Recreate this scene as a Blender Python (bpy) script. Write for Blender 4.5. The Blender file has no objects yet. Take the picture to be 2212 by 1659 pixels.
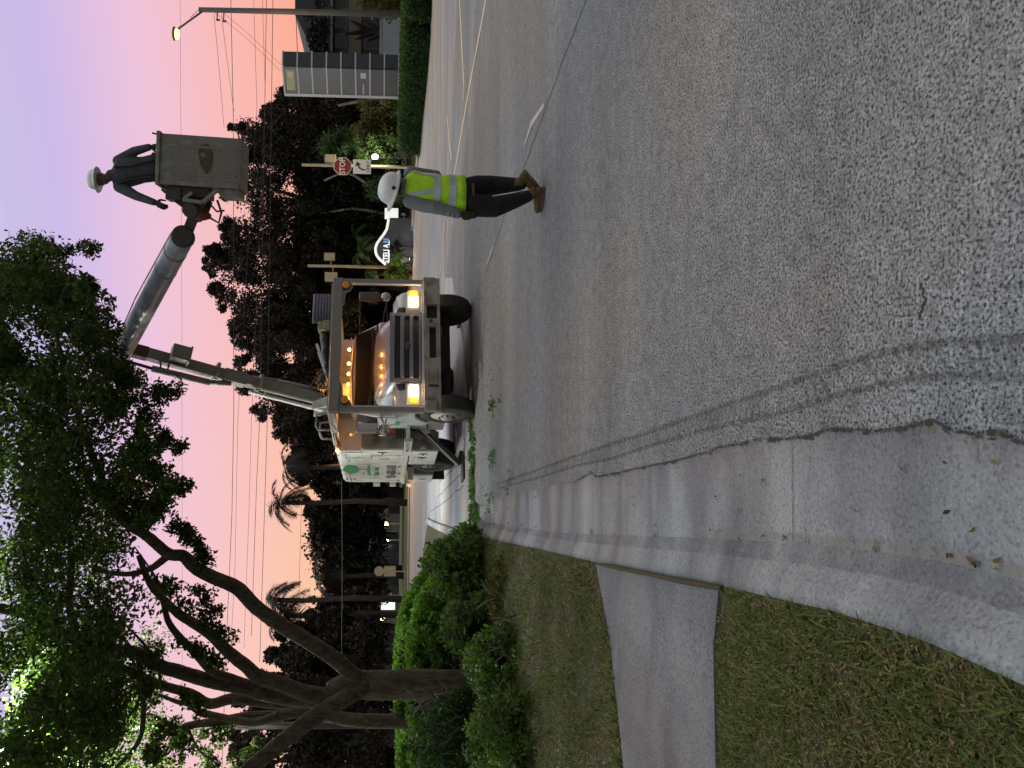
import bpy, bmesh, math, random
import numpy as np
from mathutils import Vector, Matrix
R=math.radians
PI=math.pi
random.seed(7)
S=bpy.context.scene
COL=S.collection
# ---------------------------------------------------------------- camera
FPX=1552.; PITCH=R(2.5); PV=836+FPX*math.tan(PITCH); ROLL=.0105; CH=1.6
F_=np.array([0,math.cos(PITCH),-math.sin(PITCH)]); D_=np.array([0,-math.sin(PITCH),-math.cos(PITCH)]); R_=np.array([1.,0,0])
X_=math.cos(ROLL)*D_+math.sin(ROLL)*R_; U_=math.cos(ROLL)*R_-math.sin(ROLL)*D_
cd=bpy.data.cameras.new('camera'); cam=bpy.data.objects.new('camera',cd); COL.objects.link(cam)
m=Matrix(((X_[0],U_[0],-F_[0],0),(X_[1],U_[1],-F_[1],0),(X_[2],U_[2],-F_[2],CH),(0,0,0,1)))
cam.matrix_world=m
cd.sensor_fit='HORIZONTAL'; cd.sensor_width=36; cd.lens=36*FPX/2212; cd.shift_x=(1106-PV)/2212; cd.clip_end=2000; cd.clip_start=.05
S.camera=cam
# ---------------------------------------------------------------- sky at dusk
w=bpy.data.worlds.new('World'); S.world=w; w.use_nodes=True
nt=w.node_tree; nt.nodes.clear()
N=nt.nodes.new; K=nt.links.new
out=N('ShaderNodeOutputWorld'); bg=N('ShaderNodeBackground'); K(bg.outputs[0],out.inputs[0])
tc=N('ShaderNodeTexCoord'); sx=N('ShaderNodeSeparateXYZ'); K(tc.outputs['Generated'],sx.inputs[0])
def ramp(stops):
    r=N('ShaderNodeValToRGB'); e=r.color_ramp.elements
    while len(e)>1: e.remove(e[-1])
    e[0].position=stops[0][0]; e[0].color=(*stops[0][1],1)
    for p,c in stops[1:]:
        q=e.new(p); q.color=(*c,1)
    return r
rr=ramp([(0,(1.0,.37,.20)),(.10,(1.0,.41,.27)),(.20,(.98,.49,.45)),(.30,(.88,.56,.72)),(.40,(.62,.50,.84)),(.55,(.56,.58,.72)),(.7,(.60,.63,.60)),(1,(.60,.64,.58))])
rl=ramp([(0,(1.0,.62,.36)),(.08,(1.0,.62,.38)),(.17,(.99,.60,.53)),(.30,(.88,.58,.74)),(.40,(.64,.54,.85)),(.55,(.56,.58,.72)),(.7,(.60,.63,.60)),(1,(.60,.64,.58))])
K(sx.outputs['Z'],rr.inputs[0]); K(sx.outputs['Z'],rl.inputs[0])
mr=N('ShaderNodeMapRange'); mr.inputs['From Min'].default_value=-.42; mr.inputs['From Max'].default_value=.5; K(sx.outputs['X'],mr.inputs['Value'])
mx=N('ShaderNodeMix'); mx.data_type='RGBA'; K(mr.outputs[0],mx.inputs['Factor']); K(rl.outputs[0],mx.inputs['A']); K(rr.outputs[0],mx.inputs['B'])
mb=N('ShaderNodeMapRange'); mb.inputs['From Min'].default_value=-.35; mb.inputs['From Max'].default_value=.25; K(sx.outputs['Y'],mb.inputs['Value'])
back=N('ShaderNodeMix'); back.data_type='RGBA'; back.inputs['A'].default_value=(.27,.275,.27,1); K(mb.outputs[0],back.inputs['Factor']); K(mx.outputs['Result'],back.inputs['B'])
K(back.outputs['Result'],bg.inputs['Color'])
zs=N('ShaderNodeMapRange'); zs.inputs['From Min'].default_value=.45; zs.inputs['From Max'].default_value=.9; zs.inputs['To Min'].default_value=.98; zs.inputs['To Max'].default_value=2.5
K(sx.outputs['Z'],zs.inputs['Value']); K(zs.outputs[0],bg.inputs['Strength'])
sd=bpy.data.lights.new('sun','SUN'); sd.energy=.12; sd.angle=R(40); sd.color=(.9,.92,1)
so=bpy.data.objects.new('sun',sd); so.rotation_euler=(R(25),0,R(-20)); COL.objects.link(so)
S.view_settings.view_transform='Standard'; S.view_settings.look='None'; S.view_settings.exposure=0; S.view_settings.gamma=1
S.cycles.use_denoising=True
S.cycles.max_bounces=6; S.cycles.transparent_max_bounces=8
# ---------------------------------------------------------------- projection helpers (to read positions)
def ray(v,y):
    a=(v-PV)/FPX; b=(829.5-y)/FPX
    return F_+a*X_+b*U_
def at(v,y,Y):
    d=ray(v,y); q=d*(Y/d[1]); return (float(q[0]),float(q[1]),float(q[2]+CH))
def gp(v,y,z=0.):
    d=ray(v,y); q=d*((z-CH)/d[2]); return (float(q[0]),float(q[1]),z)
# ---------------------------------------------------------------- object helpers
def tag(o,label=None,cat=None,group=None,kind=None):
    if label: o['label']=label
    if cat: o['category']=cat
    if group: o['group']=group
    if kind: o['kind']=kind
    return o
def empty(name,loc=(0,0,0),rz=0,**k):
    o=bpy.data.objects.new(name,None); o.location=loc; o.rotation_euler=(0,0,rz); o.empty_display_size=.2; COL.objects.link(o)
    return tag(o,**k)
class MB:
    def __init__(s): s.v=[]; s.f=[]
    def add(s,vs,fs):
        n=len(s.v); s.v+= [tuple(map(float,p)) for p in vs]; s.f+=[tuple(i+n for i in f) for f in fs]; return s
    def box(s,x0,x1,y0,y1,z0,z1,mat=None):
        vs=[(x,y,z) for z in (z0,z1) for y in (y0,y1) for x in (x0,x1)]
        if mat is not None: vs=[tuple(mat@Vector(p)) for p in vs]
        return s.add(vs,[(0,2,3,1),(4,5,7,6),(0,1,5,4),(2,6,7,3),(0,4,6,2),(1,3,7,5)])
    def bar(s,a,b,wd,ht=None,up=(0,0,1)):
        ht=ht or wd; a=Vector(a); b=Vector(b); d=b-a; L=d.length; d.normalize()
        u=Vector(up)
        if abs(d.dot(u))>.98: u=Vector((1,0,0))
        r=d.cross(u).normalized(); u=r.cross(d)
        vs=[]
        for p in (a,b):
            for i,j in ((-1,-1),(1,-1),(1,1),(-1,1)): vs.append(p+r*i*wd/2+u*j*ht/2)
        return s.add(vs,[(3,2,1,0),(4,5,6,7),(0,1,5,4),(1,2,6,5),(2,3,7,6),(3,0,4,7)])
    def tube(s,pts,rad,n=10,cap=True,jit=0,ridge=0):
        P=[Vector(p) for p in pts]; k=len(P)
        if not hasattr(rad,'__len__'): rad=[rad]*k
        prev=None; base=len(s.v); rg=[random.uniform(-1,1) for _ in range(n)]
        for i,p in enumerate(P):
            t=(P[min(i+1,k-1)]-P[max(i-1,0)]).normalized()
            if prev is None:
                u=Vector((0,0,1)) if abs(t.z)<.9 else Vector((1,0,0))
                r=t.cross(u).normalized()
            else: r=(prev-t*prev.dot(t)).normalized()
            prev=r; q=t.cross(r); rg=[max(-1.3,min(1.3,x*.88+random.uniform(-.45,.45))) for x in rg]
            for j in range(n):
                a=2*PI*j/n; rr_=rad[i]*(1+random.uniform(-jit,jit)+ridge*rg[j])
                s.v.append(tuple(p+r*math.cos(a)*rr_+q*math.sin(a)*rr_))
        for i in range(k-1):
            for j in range(n):
                a=base+i*n+j; b=base+i*n+(j+1)%n
                s.f.append((a,b,b+n,a+n))
        if cap:
            s.f.append(tuple(base+j for j in range(n))[::-1]); s.f.append(tuple(base+(k-1)*n+j for j in range(n)))
        return s
    def ell(s,c,r,n=12,m_=8,mat=None):
        vs=[];base=len(s.v)
        for i in range(1,m_):
            t=PI*i/m_
            for j in range(n):
                a=2*PI*j/n; vs.append((math.sin(t)*math.cos(a)*r[0],math.sin(t)*math.sin(a)*r[1],math.cos(t)*r[2]))
        vs.append((0,0,r[2])); vs.append((0,0,-r[2]))
        if mat is not None: vs=[tuple(mat@Vector(p)) for p in vs]
        vs=[(p[0]+c[0],p[1]+c[1],p[2]+c[2]) for p in vs]
        fs=[]
        for i in range(m_-2):
            for j in range(n): fs.append((i*n+j,i*n+n+j,i*n+n+(j+1)%n,i*n+(j+1)%n))
        T=len(vs)-2
        for j in range(n):
            fs.append((T,j,(j+1)%n)); b=(m_-2)*n; fs.append((T+1,b+(j+1)%n,b+j))
        return s.add(vs,fs)
    def prism(s,poly,axis,a,b):
        # poly: 2D points in the plane perpendicular to axis (x: (y,z); y: (x,z); z: (x,y))
        def P(q,t): return {'x':(t,q[0],q[1]),'y':(q[0],t,q[1]),'z':(q[0],q[1],t)}[axis]
        n=len(poly); vs=[P(q,a) for q in poly]+[P(q,b) for q in poly]
        fs=[tuple(range(n)),tuple(range(n,2*n))[::-1]]+[(i,i+n,(i+1)%n+n,(i+1)%n) for i in range(n)]
        return s.add(vs,fs)
    def lathe(s,prof,c,axis='x',n=28):
        # prof: (t along axis, radius)
        base=len(s.v)
        for t,r_ in prof:
            for j in range(n):
                a=2*PI*j/n; u=math.cos(a)*r_; q=math.sin(a)*r_
                p={'x':(t,u,q),'y':(u,t,q),'z':(u,q,t)}[axis]
                s.v.append((p[0]+c[0],p[1]+c[1],p[2]+c[2]))
        for i in range(len(prof)-1):
            for j in range(n):
                a=base+i*n+j; b=base+i*n+(j+1)%n; s.f.append((a,b,b+n,a+n))
        s.f.append(tuple(base+j for j in range(n))[::-1]); s.f.append(tuple(base+(len(prof)-1)*n+j for j in range(n)))
        return s
    def loft(s,secs,cap=True):
        base=len(s.v); n=len(secs[0])
        for q in secs: s.v+=[tuple(map(float,p)) for p in q]
        for i in range(len(secs)-1):
            for j in range(n):
                a=base+i*n+j; b=base+i*n+(j+1)%n; s.f.append((a,b,b+n,a+n))
        if cap:
            s.f.append(tuple(base+j for j in range(n))[::-1]); s.f.append(tuple(base+(len(secs)-1)*n+j for j in range(n)))
        return s
    def build(s,name,mat,parent=None,smooth=False,bevel=0,remesh=0,sub=0,seg=2,smo=0,**k):
        me=bpy.data.meshes.new(name); me.from_pydata(s.v,[],s.f); me.update()
        bm=bmesh.new(); bm.from_mesh(me); bmesh.ops.recalc_face_normals(bm,faces=bm.faces); bm.to_mesh(me); bm.free()
        me.materials.append(mat)
        o=bpy.data.objects.new(name,me); COL.objects.link(o)
        if parent: o.parent=parent
        if smooth or remesh: me.polygons.foreach_set('use_smooth',[True]*len(me.polygons))
        if remesh:
            q=o.modifiers.new('r','REMESH'); q.mode='VOXEL'; q.voxel_size=remesh; q.use_smooth_shade=True
            if smo: q=o.modifiers.new('s','SMOOTH'); q.factor=.5; q.iterations=smo
        if bevel:
            q=o.modifiers.new('b','BEVEL'); q.width=bevel; q.segments=seg; q.limit_method='ANGLE'; q.angle_limit=R(40)
            me.polygons.foreach_set('use_smooth',[True]*len(me.polygons))
            q.harden_normals=True
        if sub: q=o.modifiers.new('ss','SUBSURF'); q.levels=sub; q.render_levels=sub
        return tag(o,**k)
# ---------------------------------------------------------------- materials
def mat(name,col,rough=.6,metal=0,c2=None,ns=4.,namt=.5,bump=0,bs=None,emit=None,es=0,spec=.5,detail=6,stretch=None,c3=None,n3=.8,coat=0,trans=0,isl=0,distort=0):
    M=bpy.data.materials.new(name); M.use_nodes=True; t=M.node_tree; b=t.nodes['Principled BSDF']; n=t.nodes.new; k=t.links.new
    b.inputs['Base Color'].default_value=(*col,1); b.inputs['Roughness'].default_value=rough; b.inputs['Metallic'].default_value=metal
    b.inputs['Specular IOR Level'].default_value=spec; b.inputs['Coat Weight'].default_value=coat
    g=n('ShaderNodeTexCoord'); src=g.outputs['Object']
    if stretch:
        mp=n('ShaderNodeMapping'); mp.inputs['Scale'].default_value=stretch; k(src,mp.inputs[0]); src=mp.outputs[0]
    if c2 is not None:
        z=n('ShaderNodeTexNoise'); z.inputs['Scale'].default_value=ns; z.inputs['Detail'].default_value=detail; z.inputs['Roughness'].default_value=.65; z.inputs['Distortion'].default_value=distort; k(src,z.inputs['Vector'])
        r=n('ShaderNodeValToRGB'); e=r.color_ramp.elements; e[0].position=.5-.5*namt*.6; e[1].position=.5+.5*namt*.6
        e[0].color=(*col,1); e[1].color=(*c2,1); k(z.outputs['Fac'],r.inputs[0]); colo=r.outputs[0]
        if c3 is not None:
            z3=n('ShaderNodeTexNoise'); z3.inputs['Scale'].default_value=n3; z3.inputs['Detail'].default_value=4; k(src,z3.inputs['Vector'])
            r3=n('ShaderNodeMapRange'); r3.inputs['From Min'].default_value=.5; r3.inputs['From Max'].default_value=.68; k(z3.outputs['Fac'],r3.inputs['Value'])
            mm=n('ShaderNodeMix'); mm.data_type='RGBA'; k(r3.outputs[0],mm.inputs['Factor']); k(colo,mm.inputs['A']); mm.inputs['B'].default_value=(*c3,1); colo=mm.outputs['Result']
        k(colo,b.inputs['Base Color'])
    if isl:
        ge=n('ShaderNodeNewGeometry'); r=n('ShaderNodeValToRGB'); e=r.color_ramp.elements
        e[0].color=(*[c*(1-isl) for c in col],1); e[1].color=(*(c2 or [c*(1+isl) for c in col]),1); k(ge.outputs['Random Per Island'],r.inputs[0]); k(r.outputs[0],b.inputs['Base Color'])
        cc=r.outputs[0]
    if trans:
        tr=n('ShaderNodeBsdfTranslucent'); ms=n('ShaderNodeMixShader'); ms.inputs[0].default_value=trans
        if isl:
            br=n('ShaderNodeMix'); br.data_type='RGBA'; br.blend_type='MULTIPLY'; br.inputs['Factor'].default_value=1; k(cc,br.inputs['A']); br.inputs['B'].default_value=(1.6,2.2,.7,1); k(br.outputs['Result'],tr.inputs['Color'])
        k(b.outputs[0],ms.inputs[1]); k(tr.outputs[0],ms.inputs[2]); k(ms.outputs[0],t.nodes['Material Output'].inputs['Surface'])
    if bump:
        z=n('ShaderNodeTexNoise'); z.inputs['Scale'].default_value=bs or ns*3; z.inputs['Detail'].default_value=5; k(src,z.inputs['Vector'])
        q=n('ShaderNodeBump'); q.inputs['Strength'].default_value=bump; q.inputs['Distance'].default_value=.05 if 'bark' in name else .02; k(z.outputs['Fac'],q.inputs['Height']); k(q.outputs[0],b.inputs['Normal'])
    if emit: b.inputs['Emission Color'].default_value=(*emit,1); b.inputs['Emission Strength'].default_value=es
    return M
M={}
M['white']=mat('white_paint',(.74,.76,.75),.35,c2=(.62,.63,.60),ns=2.2,namt=1.2,coat=.3,c3=(.50,.47,.40),n3=5)
M['cab']=mat('cab_paint',(.60,.61,.66),.25,c2=(.52,.53,.58),ns=3,namt=1.,coat=.6)
M['dirty']=mat('dirty_steel',(.26,.24,.21),.6,c2=(.38,.35,.30),ns=5,namt=1.2,bump=.15,c3=(.15,.11,.08),n3=3)
M['frame']=mat('frame_paint',(.20,.185,.17),.5,c2=(.27,.25,.23),ns=6,namt=1)
M['black']=mat('black_plastic',(.012,.012,.013),.5)
M['rubber']=mat('tyre_rubber',(.022,.021,.021),.8,c2=(.04,.037,.034),ns=20,bump=.2)
M['rim']=mat('rim_paint',(.60,.60,.57),.45,c2=(.40,.38,.34),ns=9,namt=1)
M['chrome']=mat('chrome',(.45,.45,.46),.2,1)
M['dmirror']=mat('chrome_dark_reflection',(.10,.09,.09),.4,.5)  # chrome mirror; the dark it reflects is put into the colour
M['glass']=mat('dark_glass',(.012,.013,.015),.06,0,spec=.8)
M['grille']=mat('grille_grey',(.20,.20,.25),.3,.6)
M['under']=mat('underbody',(.02,.018,.017),.8,c2=(.035,.03,.027),ns=8)
M['amber']=mat('amber_lens',(.55,.20,.02),.3,emit=(1,.35,.03),es=.05)
M['amber_on']=mat('amber_lit',(.9,.4,.05),.3,emit=(1,.42,.08),es=14)
M['turn']=mat('turn_signal_lit',(.9,.4,.05),.3,emit=(1,.33,.015),es=1.15)
M['head']=mat('headlight_lit',(1,.95,.8),.3,emit=(1,.82,.52),es=9)
M['bezel']=mat('headlight_bezel',(.6,.55,.45),.2,.6,emit=(1,.62,.3),es=.25)
M['red']=mat('red_reflector',(.45,.03,.02),.35)
M['red_on']=mat('red_lamp_lit',(.9,.1,.05),.3,emit=(1,.12,.06),es=5)
M['orange']=mat('orange_paint_and_glow',(.60,.13,.04),.5)
M['green']=mat('green_vinyl',(.03,.33,.11),.5,c2=(.02,.26,.09),ns=30)
M['lgreen']=mat('pale_green_vinyl',(.22,.50,.36),.5)
M['greyv']=mat('grey_vinyl',(.13,.14,.14),.5)
M['yellowv']=mat('yellow_sticker',(.45,.45,.20),.5)
M['fibre']=mat('boom_fibreglass',(.42,.44,.56),.35,c2=(.22,.23,.33),ns=3.2,namt=.7,bump=.1,c3=(.50,.50,.56),n3=1.4,stretch=(1,1,1))
M['boom']=mat('boom_paint',(.26,.25,.22),.5,c2=(.17,.155,.13),ns=5,namt=1,bump=.1,c3=(.20,.16,.12),n3=2)
M['dark']=mat('dark_metal',(.035,.032,.03),.6,c2=(.07,.05,.04),ns=12)
M['rust']=mat('rusty_red_bracket',(.16,.045,.025),.7,c2=(.08,.025,.018),ns=18)
M['bucket']=mat('weathered_bucket',(.22,.20,.175),.75,c2=(.11,.10,.085),ns=5,namt=.8,bump=.2,c3=(.30,.28,.24),n3=5)
M['bstain']=mat('bucket_rust_stain',(.10,.07,.04),.85,c2=(.17,.14,.10),ns=9,namt=.9)
M['tarp']=mat('black_bag',(.01,.01,.012),.5,bump=.6,bs=12)
M['tan']=mat('tan_equipment',(.45,.40,.25),.6,c2=(.2,.17,.1),ns=20)
M['bluegrey']=mat('rolled_sheet',(.20,.20,.27),.6,c2=(.10,.10,.13),ns=25)
M['skin']=mat('skin',(.12,.06,.04),.55)
M['hat']=mat('hard_hat_shell',(.66,.66,.68),.32,c2=(.58,.58,.60),ns=15,coat=.3)
M['vest']=mat('hi_vis_cloth',(.45,.80,.02),.75,c2=(.36,.68,.015),ns=22,bump=.35,bs=30)
M['tape']=mat('reflective_tape',(.42,.47,.50),.4,c2=(.34,.38,.41),ns=30,bump=.2)
M['grey']=mat('grey_sleeve_cloth',(.19,.21,.225),.85,c2=(.13,.145,.16),ns=9,namt=.9,bump=.5,bs=16)
M['dgrey']=mat('dark_shirt_cloth',(.065,.067,.082),.85,c2=(.035,.036,.045),ns=12,bump=.4,bs=16)
M['pants']=mat('black_trouser_cloth',(.004,.004,.0045),.95,c2=(.010,.010,.010),ns=20,bump=.5,bs=20)
M['boot']=mat('brown_boot_suede',(.115,.07,.02),.8,c2=(.075,.045,.013),ns=25,bump=.3)
M['sole']=mat('boot_sole',(.10,.07,.035),.8)
M['glove']=mat('black_glove',(.018,.013,.012),.8,bump=.3,bs=50)
M['hair']=mat('hair',(.01,.008,.007),.8)
M['bark']=mat('bark',(.15,.12,.085),.95,c2=(.018,.014,.011),ns=13,namt=.8,bump=1.,bs=26,stretch=(1,1,.35))
M['dbark']=mat('dark_bark',(.045,.035,.03),.95,c2=(.02,.016,.014),ns=6,bump=.6,stretch=(1,1,.35))
def leafmat(name,c,c2,trans=.3,rough=.55,tcol=None):
    q=mat_leaf(name,c,c2,trans,rough)
    if tcol:
        for nd in q.node_tree.nodes:
            if nd.type=='MIX': nd.inputs['B'].default_value=(*tcol,1)
    return q
def mat_leaf(name,c,c2,trans,rough):
    Mx=mat(name,c,rough,isl=.3,trans=trans,spec=.3)
    for nd in Mx.node_tree.nodes:
        if nd.type=='VALTORGB': nd.color_ramp.elements[0].color=(*c,1); nd.color_ramp.elements[1].color=(*c2,1)
    return Mx
M['oak']=leafmat('oak_leaf',(.010,.017,.004),(.055,.080,.012),.42)
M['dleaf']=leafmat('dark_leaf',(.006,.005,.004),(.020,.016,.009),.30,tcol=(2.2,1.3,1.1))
M['bush']=leafmat('shrub_leaf',(.014,.030,.007),(.10,.15,.035),.35)
M['hedge']=leafmat('hedge_leaf',(.04,.08,.012),(.13,.21,.035),.40)
M['rhedge']=leafmat('dark_hedge_leaf',(.010,.028,.008),(.04,.075,.02),.3)
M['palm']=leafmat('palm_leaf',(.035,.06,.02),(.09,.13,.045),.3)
M['weed']=leafmat('weed_leaf',(.02,.05,.01),(.12,.20,.05),.3)
M['brownb']=leafmat('brownish_leaf',(.05,.045,.012),(.10,.085,.025),.25)
M['grass']=leafmat('grass_blade',(.035,.052,.010),(.14,.165,.035),.25)
M['litter']=leafmat('dry_leaf',(.055,.034,.013),(.20,.125,.05),.05)
M['twig']=mat('grey_twig',(.16,.14,.13),.9)
M['pole']=mat('beige_pole',(.42,.33,.20),.7,c2=(.30,.23,.14),ns=4)
M['dpole']=mat('dark_concrete_pole',(.12,.11,.10),.8,c2=(.09,.08,.075),ns=3)
M['wire']=mat('wire',(.02,.015,.015),.7)
M['wireg']=mat('grey_wire',(.16,.15,.15),.6)
M['stop']=mat('stop_red',(.15,.012,.016),.5)
M['signw']=mat('sign_white',(.48,.49,.50),.5)
M['signb']=mat('sign_black',(.02,.02,.022),.5)
# ground materials
def rough_asphalt(name,base,pit,light,sc,amount=1.,streak=None,blotch=None):
    Mx=bpy.data.materials.new(name); Mx.use_nodes=True; t=Mx.node_tree; b=t.nodes['Principled BSDF']; n=t.nodes.new; k=t.links.new
    b.inputs['Roughness'].default_value=.85; b.inputs['Specular IOR Level'].default_value=.35
    g=n('ShaderNodeTexCoord'); src=g.outputs['Object']
    z=n('ShaderNodeTexNoise'); z.inputs['Scale'].default_value=sc; z.inputs['Detail'].default_value=3; z.inputs['Roughness'].default_value=.6; k(src,z.inputs['Vector'])
    r=n('ShaderNodeValToRGB'); e=r.color_ramp.elements; e[0].position=.37; e[0].color=(*pit,1); e[1].position=.68; e[1].color=(*light,1); q=e.new(.45); q.color=(*base,1); k(z.outputs['Fac'],r.inputs[0])
    v=n('ShaderNodeTexVoronoi'); v.inputs['Scale'].default_value=sc*.85; k(src,v.inputs['Vector'])
    vm=n('ShaderNodeMapRange'); vm.inputs['From Min'].default_value=0; vm.inputs['From Max'].default_value=.35; vm.inputs['To Min'].default_value=1.25; vm.inputs['To Max'].default_value=.92; k(v.outputs['Distance'],vm.inputs['Value'])
    l=n('ShaderNodeTexNoise'); l.inputs['Scale'].default_value=.55; l.inputs['Detail'].default_value=4; 
    if streak:
        mp=n('ShaderNodeMapping'); mp.inputs['Scale'].default_value=streak; k(src,mp.inputs[0]); k(mp.outputs[0],l.inputs['Vector'])
    else: k(src,l.inputs['Vector'])
    lm=n('ShaderNodeMapRange'); lm.inputs['From Min'].default_value=.3; lm.inputs['From Max'].default_value=.7; lm.inputs['To Min'].default_value=.74; lm.inputs['To Max'].default_value=1.2; k(l.outputs['Fac'],lm.inputs['Value'])
    g2_=n('ShaderNodeTexNoise'); g2_.inputs['Scale'].default_value=sc*.6; g2_.inputs['Detail'].default_value=2; k(src,g2_.inputs['Vector'])
    gm=n('ShaderNodeMapRange'); gm.inputs['From Min'].default_value=.31; gm.inputs['From Max'].default_value=.47; gm.inputs['To Min'].default_value=1-.50*amount; gm.inputs['To Max'].default_value=1+.10*amount; k(g2_.outputs['Fac'],gm.inputs['Value'])
    a0=n('ShaderNodeMath'); a0.operation='MULTIPLY'; k(vm.outputs[0],a0.inputs[0]); k(gm.outputs[0],a0.inputs[1])
    h_=n('ShaderNodeTexNoise'); h_.inputs['Scale'].default_value=sc*.11; h_.inputs['Detail'].default_value=6; h_.inputs['Roughness'].default_value=.75; k(src,h_.inputs['Vector'])
    hm=n('ShaderNodeMapRange'); hm.inputs['From Min'].default_value=.33; hm.inputs['From Max'].default_value=.67; hm.inputs['To Min'].default_value=1-.30*amount; hm.inputs['To Max'].default_value=1+.26*amount; k(h_.outputs['Fac'],hm.inputs['Value'])
    a1=n('ShaderNodeMath'); a1.operation='MULTIPLY'; k(a0.outputs[0],a1.inputs[0]); k(hm.outputs[0],a1.inputs[1]); a0=a1
    a=n('ShaderNodeMath'); a.operation='MULTIPLY'; k(a0.outputs[0],a.inputs[0]); k(lm.outputs[0],a.inputs[1])
    sc2=n('ShaderNodeVectorMath'); sc2.operation='SCALE'; k(r.outputs[0],sc2.inputs[0]); k(a.outputs[0],sc2.inputs['Scale']); 
    if blotch:
        bm_=n('ShaderNodeMapping'); bm_.inputs['Scale'].default_value=blotch; k(src,bm_.inputs[0]); bn=n('ShaderNodeTexNoise'); bn.inputs['Scale'].default_value=1.; bn.inputs['Detail'].default_value=5; bn.inputs['Roughness'].default_value=.6; bn.inputs['Distortion'].default_value=.4; k(bm_.outputs[0],bn.inputs['Vector'])
        br_=n('ShaderNodeValToRGB'); be=br_.color_ramp.elements; be[0].position=.36; be[0].color=(.74,.72,.76,1); be[1].position=.60; be[1].color=(1.1,1.1,1.08,1); bq=be.new(.46); bq.color=(.92,.91,.93,1); k(bn.outputs['Fac'],br_.inputs[0])
        bv=n('ShaderNodeVectorMath'); bv.operation='MULTIPLY'; k(sc2.outputs[0],bv.inputs[0]); k(br_.outputs[0],bv.inputs[1]); sc2=bv
    # tint wander (brown / violet stains)
    w_=n('ShaderNodeTexNoise'); w_.inputs['Scale'].default_value=.28; w_.inputs['Detail'].default_value=3; k(src,w_.inputs['Vector'])
    wr=n('ShaderNodeValToRGB'); we=wr.color_ramp.elements; we[0].position=.38; we[0].color=(.90,.95,1.06,1); we[1].position=.62; we[1].color=(1.13,1.0,.95,1); k(w_.outputs['Fac'],wr.inputs[0])
    mu=n('ShaderNodeVectorMath'); mu.operation='MULTIPLY'; k(sc2.outputs[0],mu.inputs[0]); k(wr.outputs[0],mu.inputs[1])
    k(mu.outputs[0],b.inputs['Base Color'])
    bp=n('ShaderNodeBump'); bp.inputs['Strength'].default_value=.5*amount; bp.inputs['Distance'].default_value=.012; k(z.outputs['Fac'],bp.inputs['Height']); k(bp.outputs[0],b.inputs['Normal'])
    return Mx
M['asphalt']=rough_asphalt('worn_asphalt',(.158,.165,.165),(.022,.023,.025),(.32,.325,.315),90,1.,(.28,1.5,1))
M['road']=rough_asphalt('light_road',(.21,.21,.215),(.14,.14,.145),(.27,.27,.28),20,.3,(.4,2.2,1))
M['conc']=rough_asphalt('kerb_concrete',(.250,.255,.250),(.175,.178,.177),(.30,.305,.30),75,.22,(.6,5,1),(.8,2.4,1))
M['slab']=rough_asphalt('concrete_slab',(.36,.36,.37),(.29,.29,.30),(.42,.42,.43),14,.2,(.5,2,1))
M['walk']=rough_asphalt('sidewalk_concrete',(.150,.152,.156),(.10,.101,.104),(.195,.197,.20),70,.25,(3.0,.8,1),(1.2,2.2,1))
M['soil']=mat('lawn_soil',(.065,.055,.025),.95,c2=(.035,.045,.014),ns=14,namt=1,bump=.8,bs=60,c3=(.09,.055,.028),n3=5)
M['farlawn']=mat('far_lawn',(.055,.075,.018),.95,c2=(.035,.05,.012),ns=2,namt=1)
M['yline']=mat('worn_yellow_paint',(.60,.47,.30),.7,c2=(.42,.34,.25),ns=6,namt=1)
M['wline']=mat('worn_white_paint',(.52,.50,.48),.7,c2=(.3,.29,.28),ns=12,namt=1)
def decal(name,col,thr=.5,sc=30,width=.15,alpha=1.):
    Mx=bpy.data.materials.new(name); Mx.use_nodes=True; t=Mx.node_tree; b=t.nodes['Principled BSDF']; n=t.nodes.new; k=t.links.new
    b.inputs['Base Color'].default_value=(*col,1); b.inputs['Roughness'].default_value=.9
    g=n('ShaderNodeTexCoord'); z=n('ShaderNodeTexNoise'); z.inputs['Scale'].default_value=sc; z.inputs['Detail'].default_value=4; k(g.outputs['Object'],z.inputs['Vector'])
    mr_=n('ShaderNodeMapRange'); mr_.inputs['From Min'].default_value=thr-width; mr_.inputs['From Max'].default_value=thr+width; mr_.inputs['To Max'].default_value=alpha; k(z.outputs['Fac'],mr_.inputs['Value']); k(mr_.outputs[0],b.inputs['Alpha'])
    return Mx
M['skid']=decal('tyre_smear',(.05,.05,.052),.5,30,.25,.5)
M['scuff']=decal('bucket_scuff',(.30,.28,.24),.52,6,.13,.55)
M['bstain2']=decal('bucket_rust_stain_soft',(.09,.065,.035),.44,9,.14,.9)
M['crack']=decal('crack_dark',(.03,.028,.026),.40,30,.1,1)
M['stain']=decal('water_stain',(.10,.095,.115),.5,3.5,.25,.5)
M['silt']=decal('gutter_silt',(.27,.26,.22),.52,9,.2,.6)
M['kband']=decal('kerb_face_band',(.09,.085,.105),.50,9,.3,.33)
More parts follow.
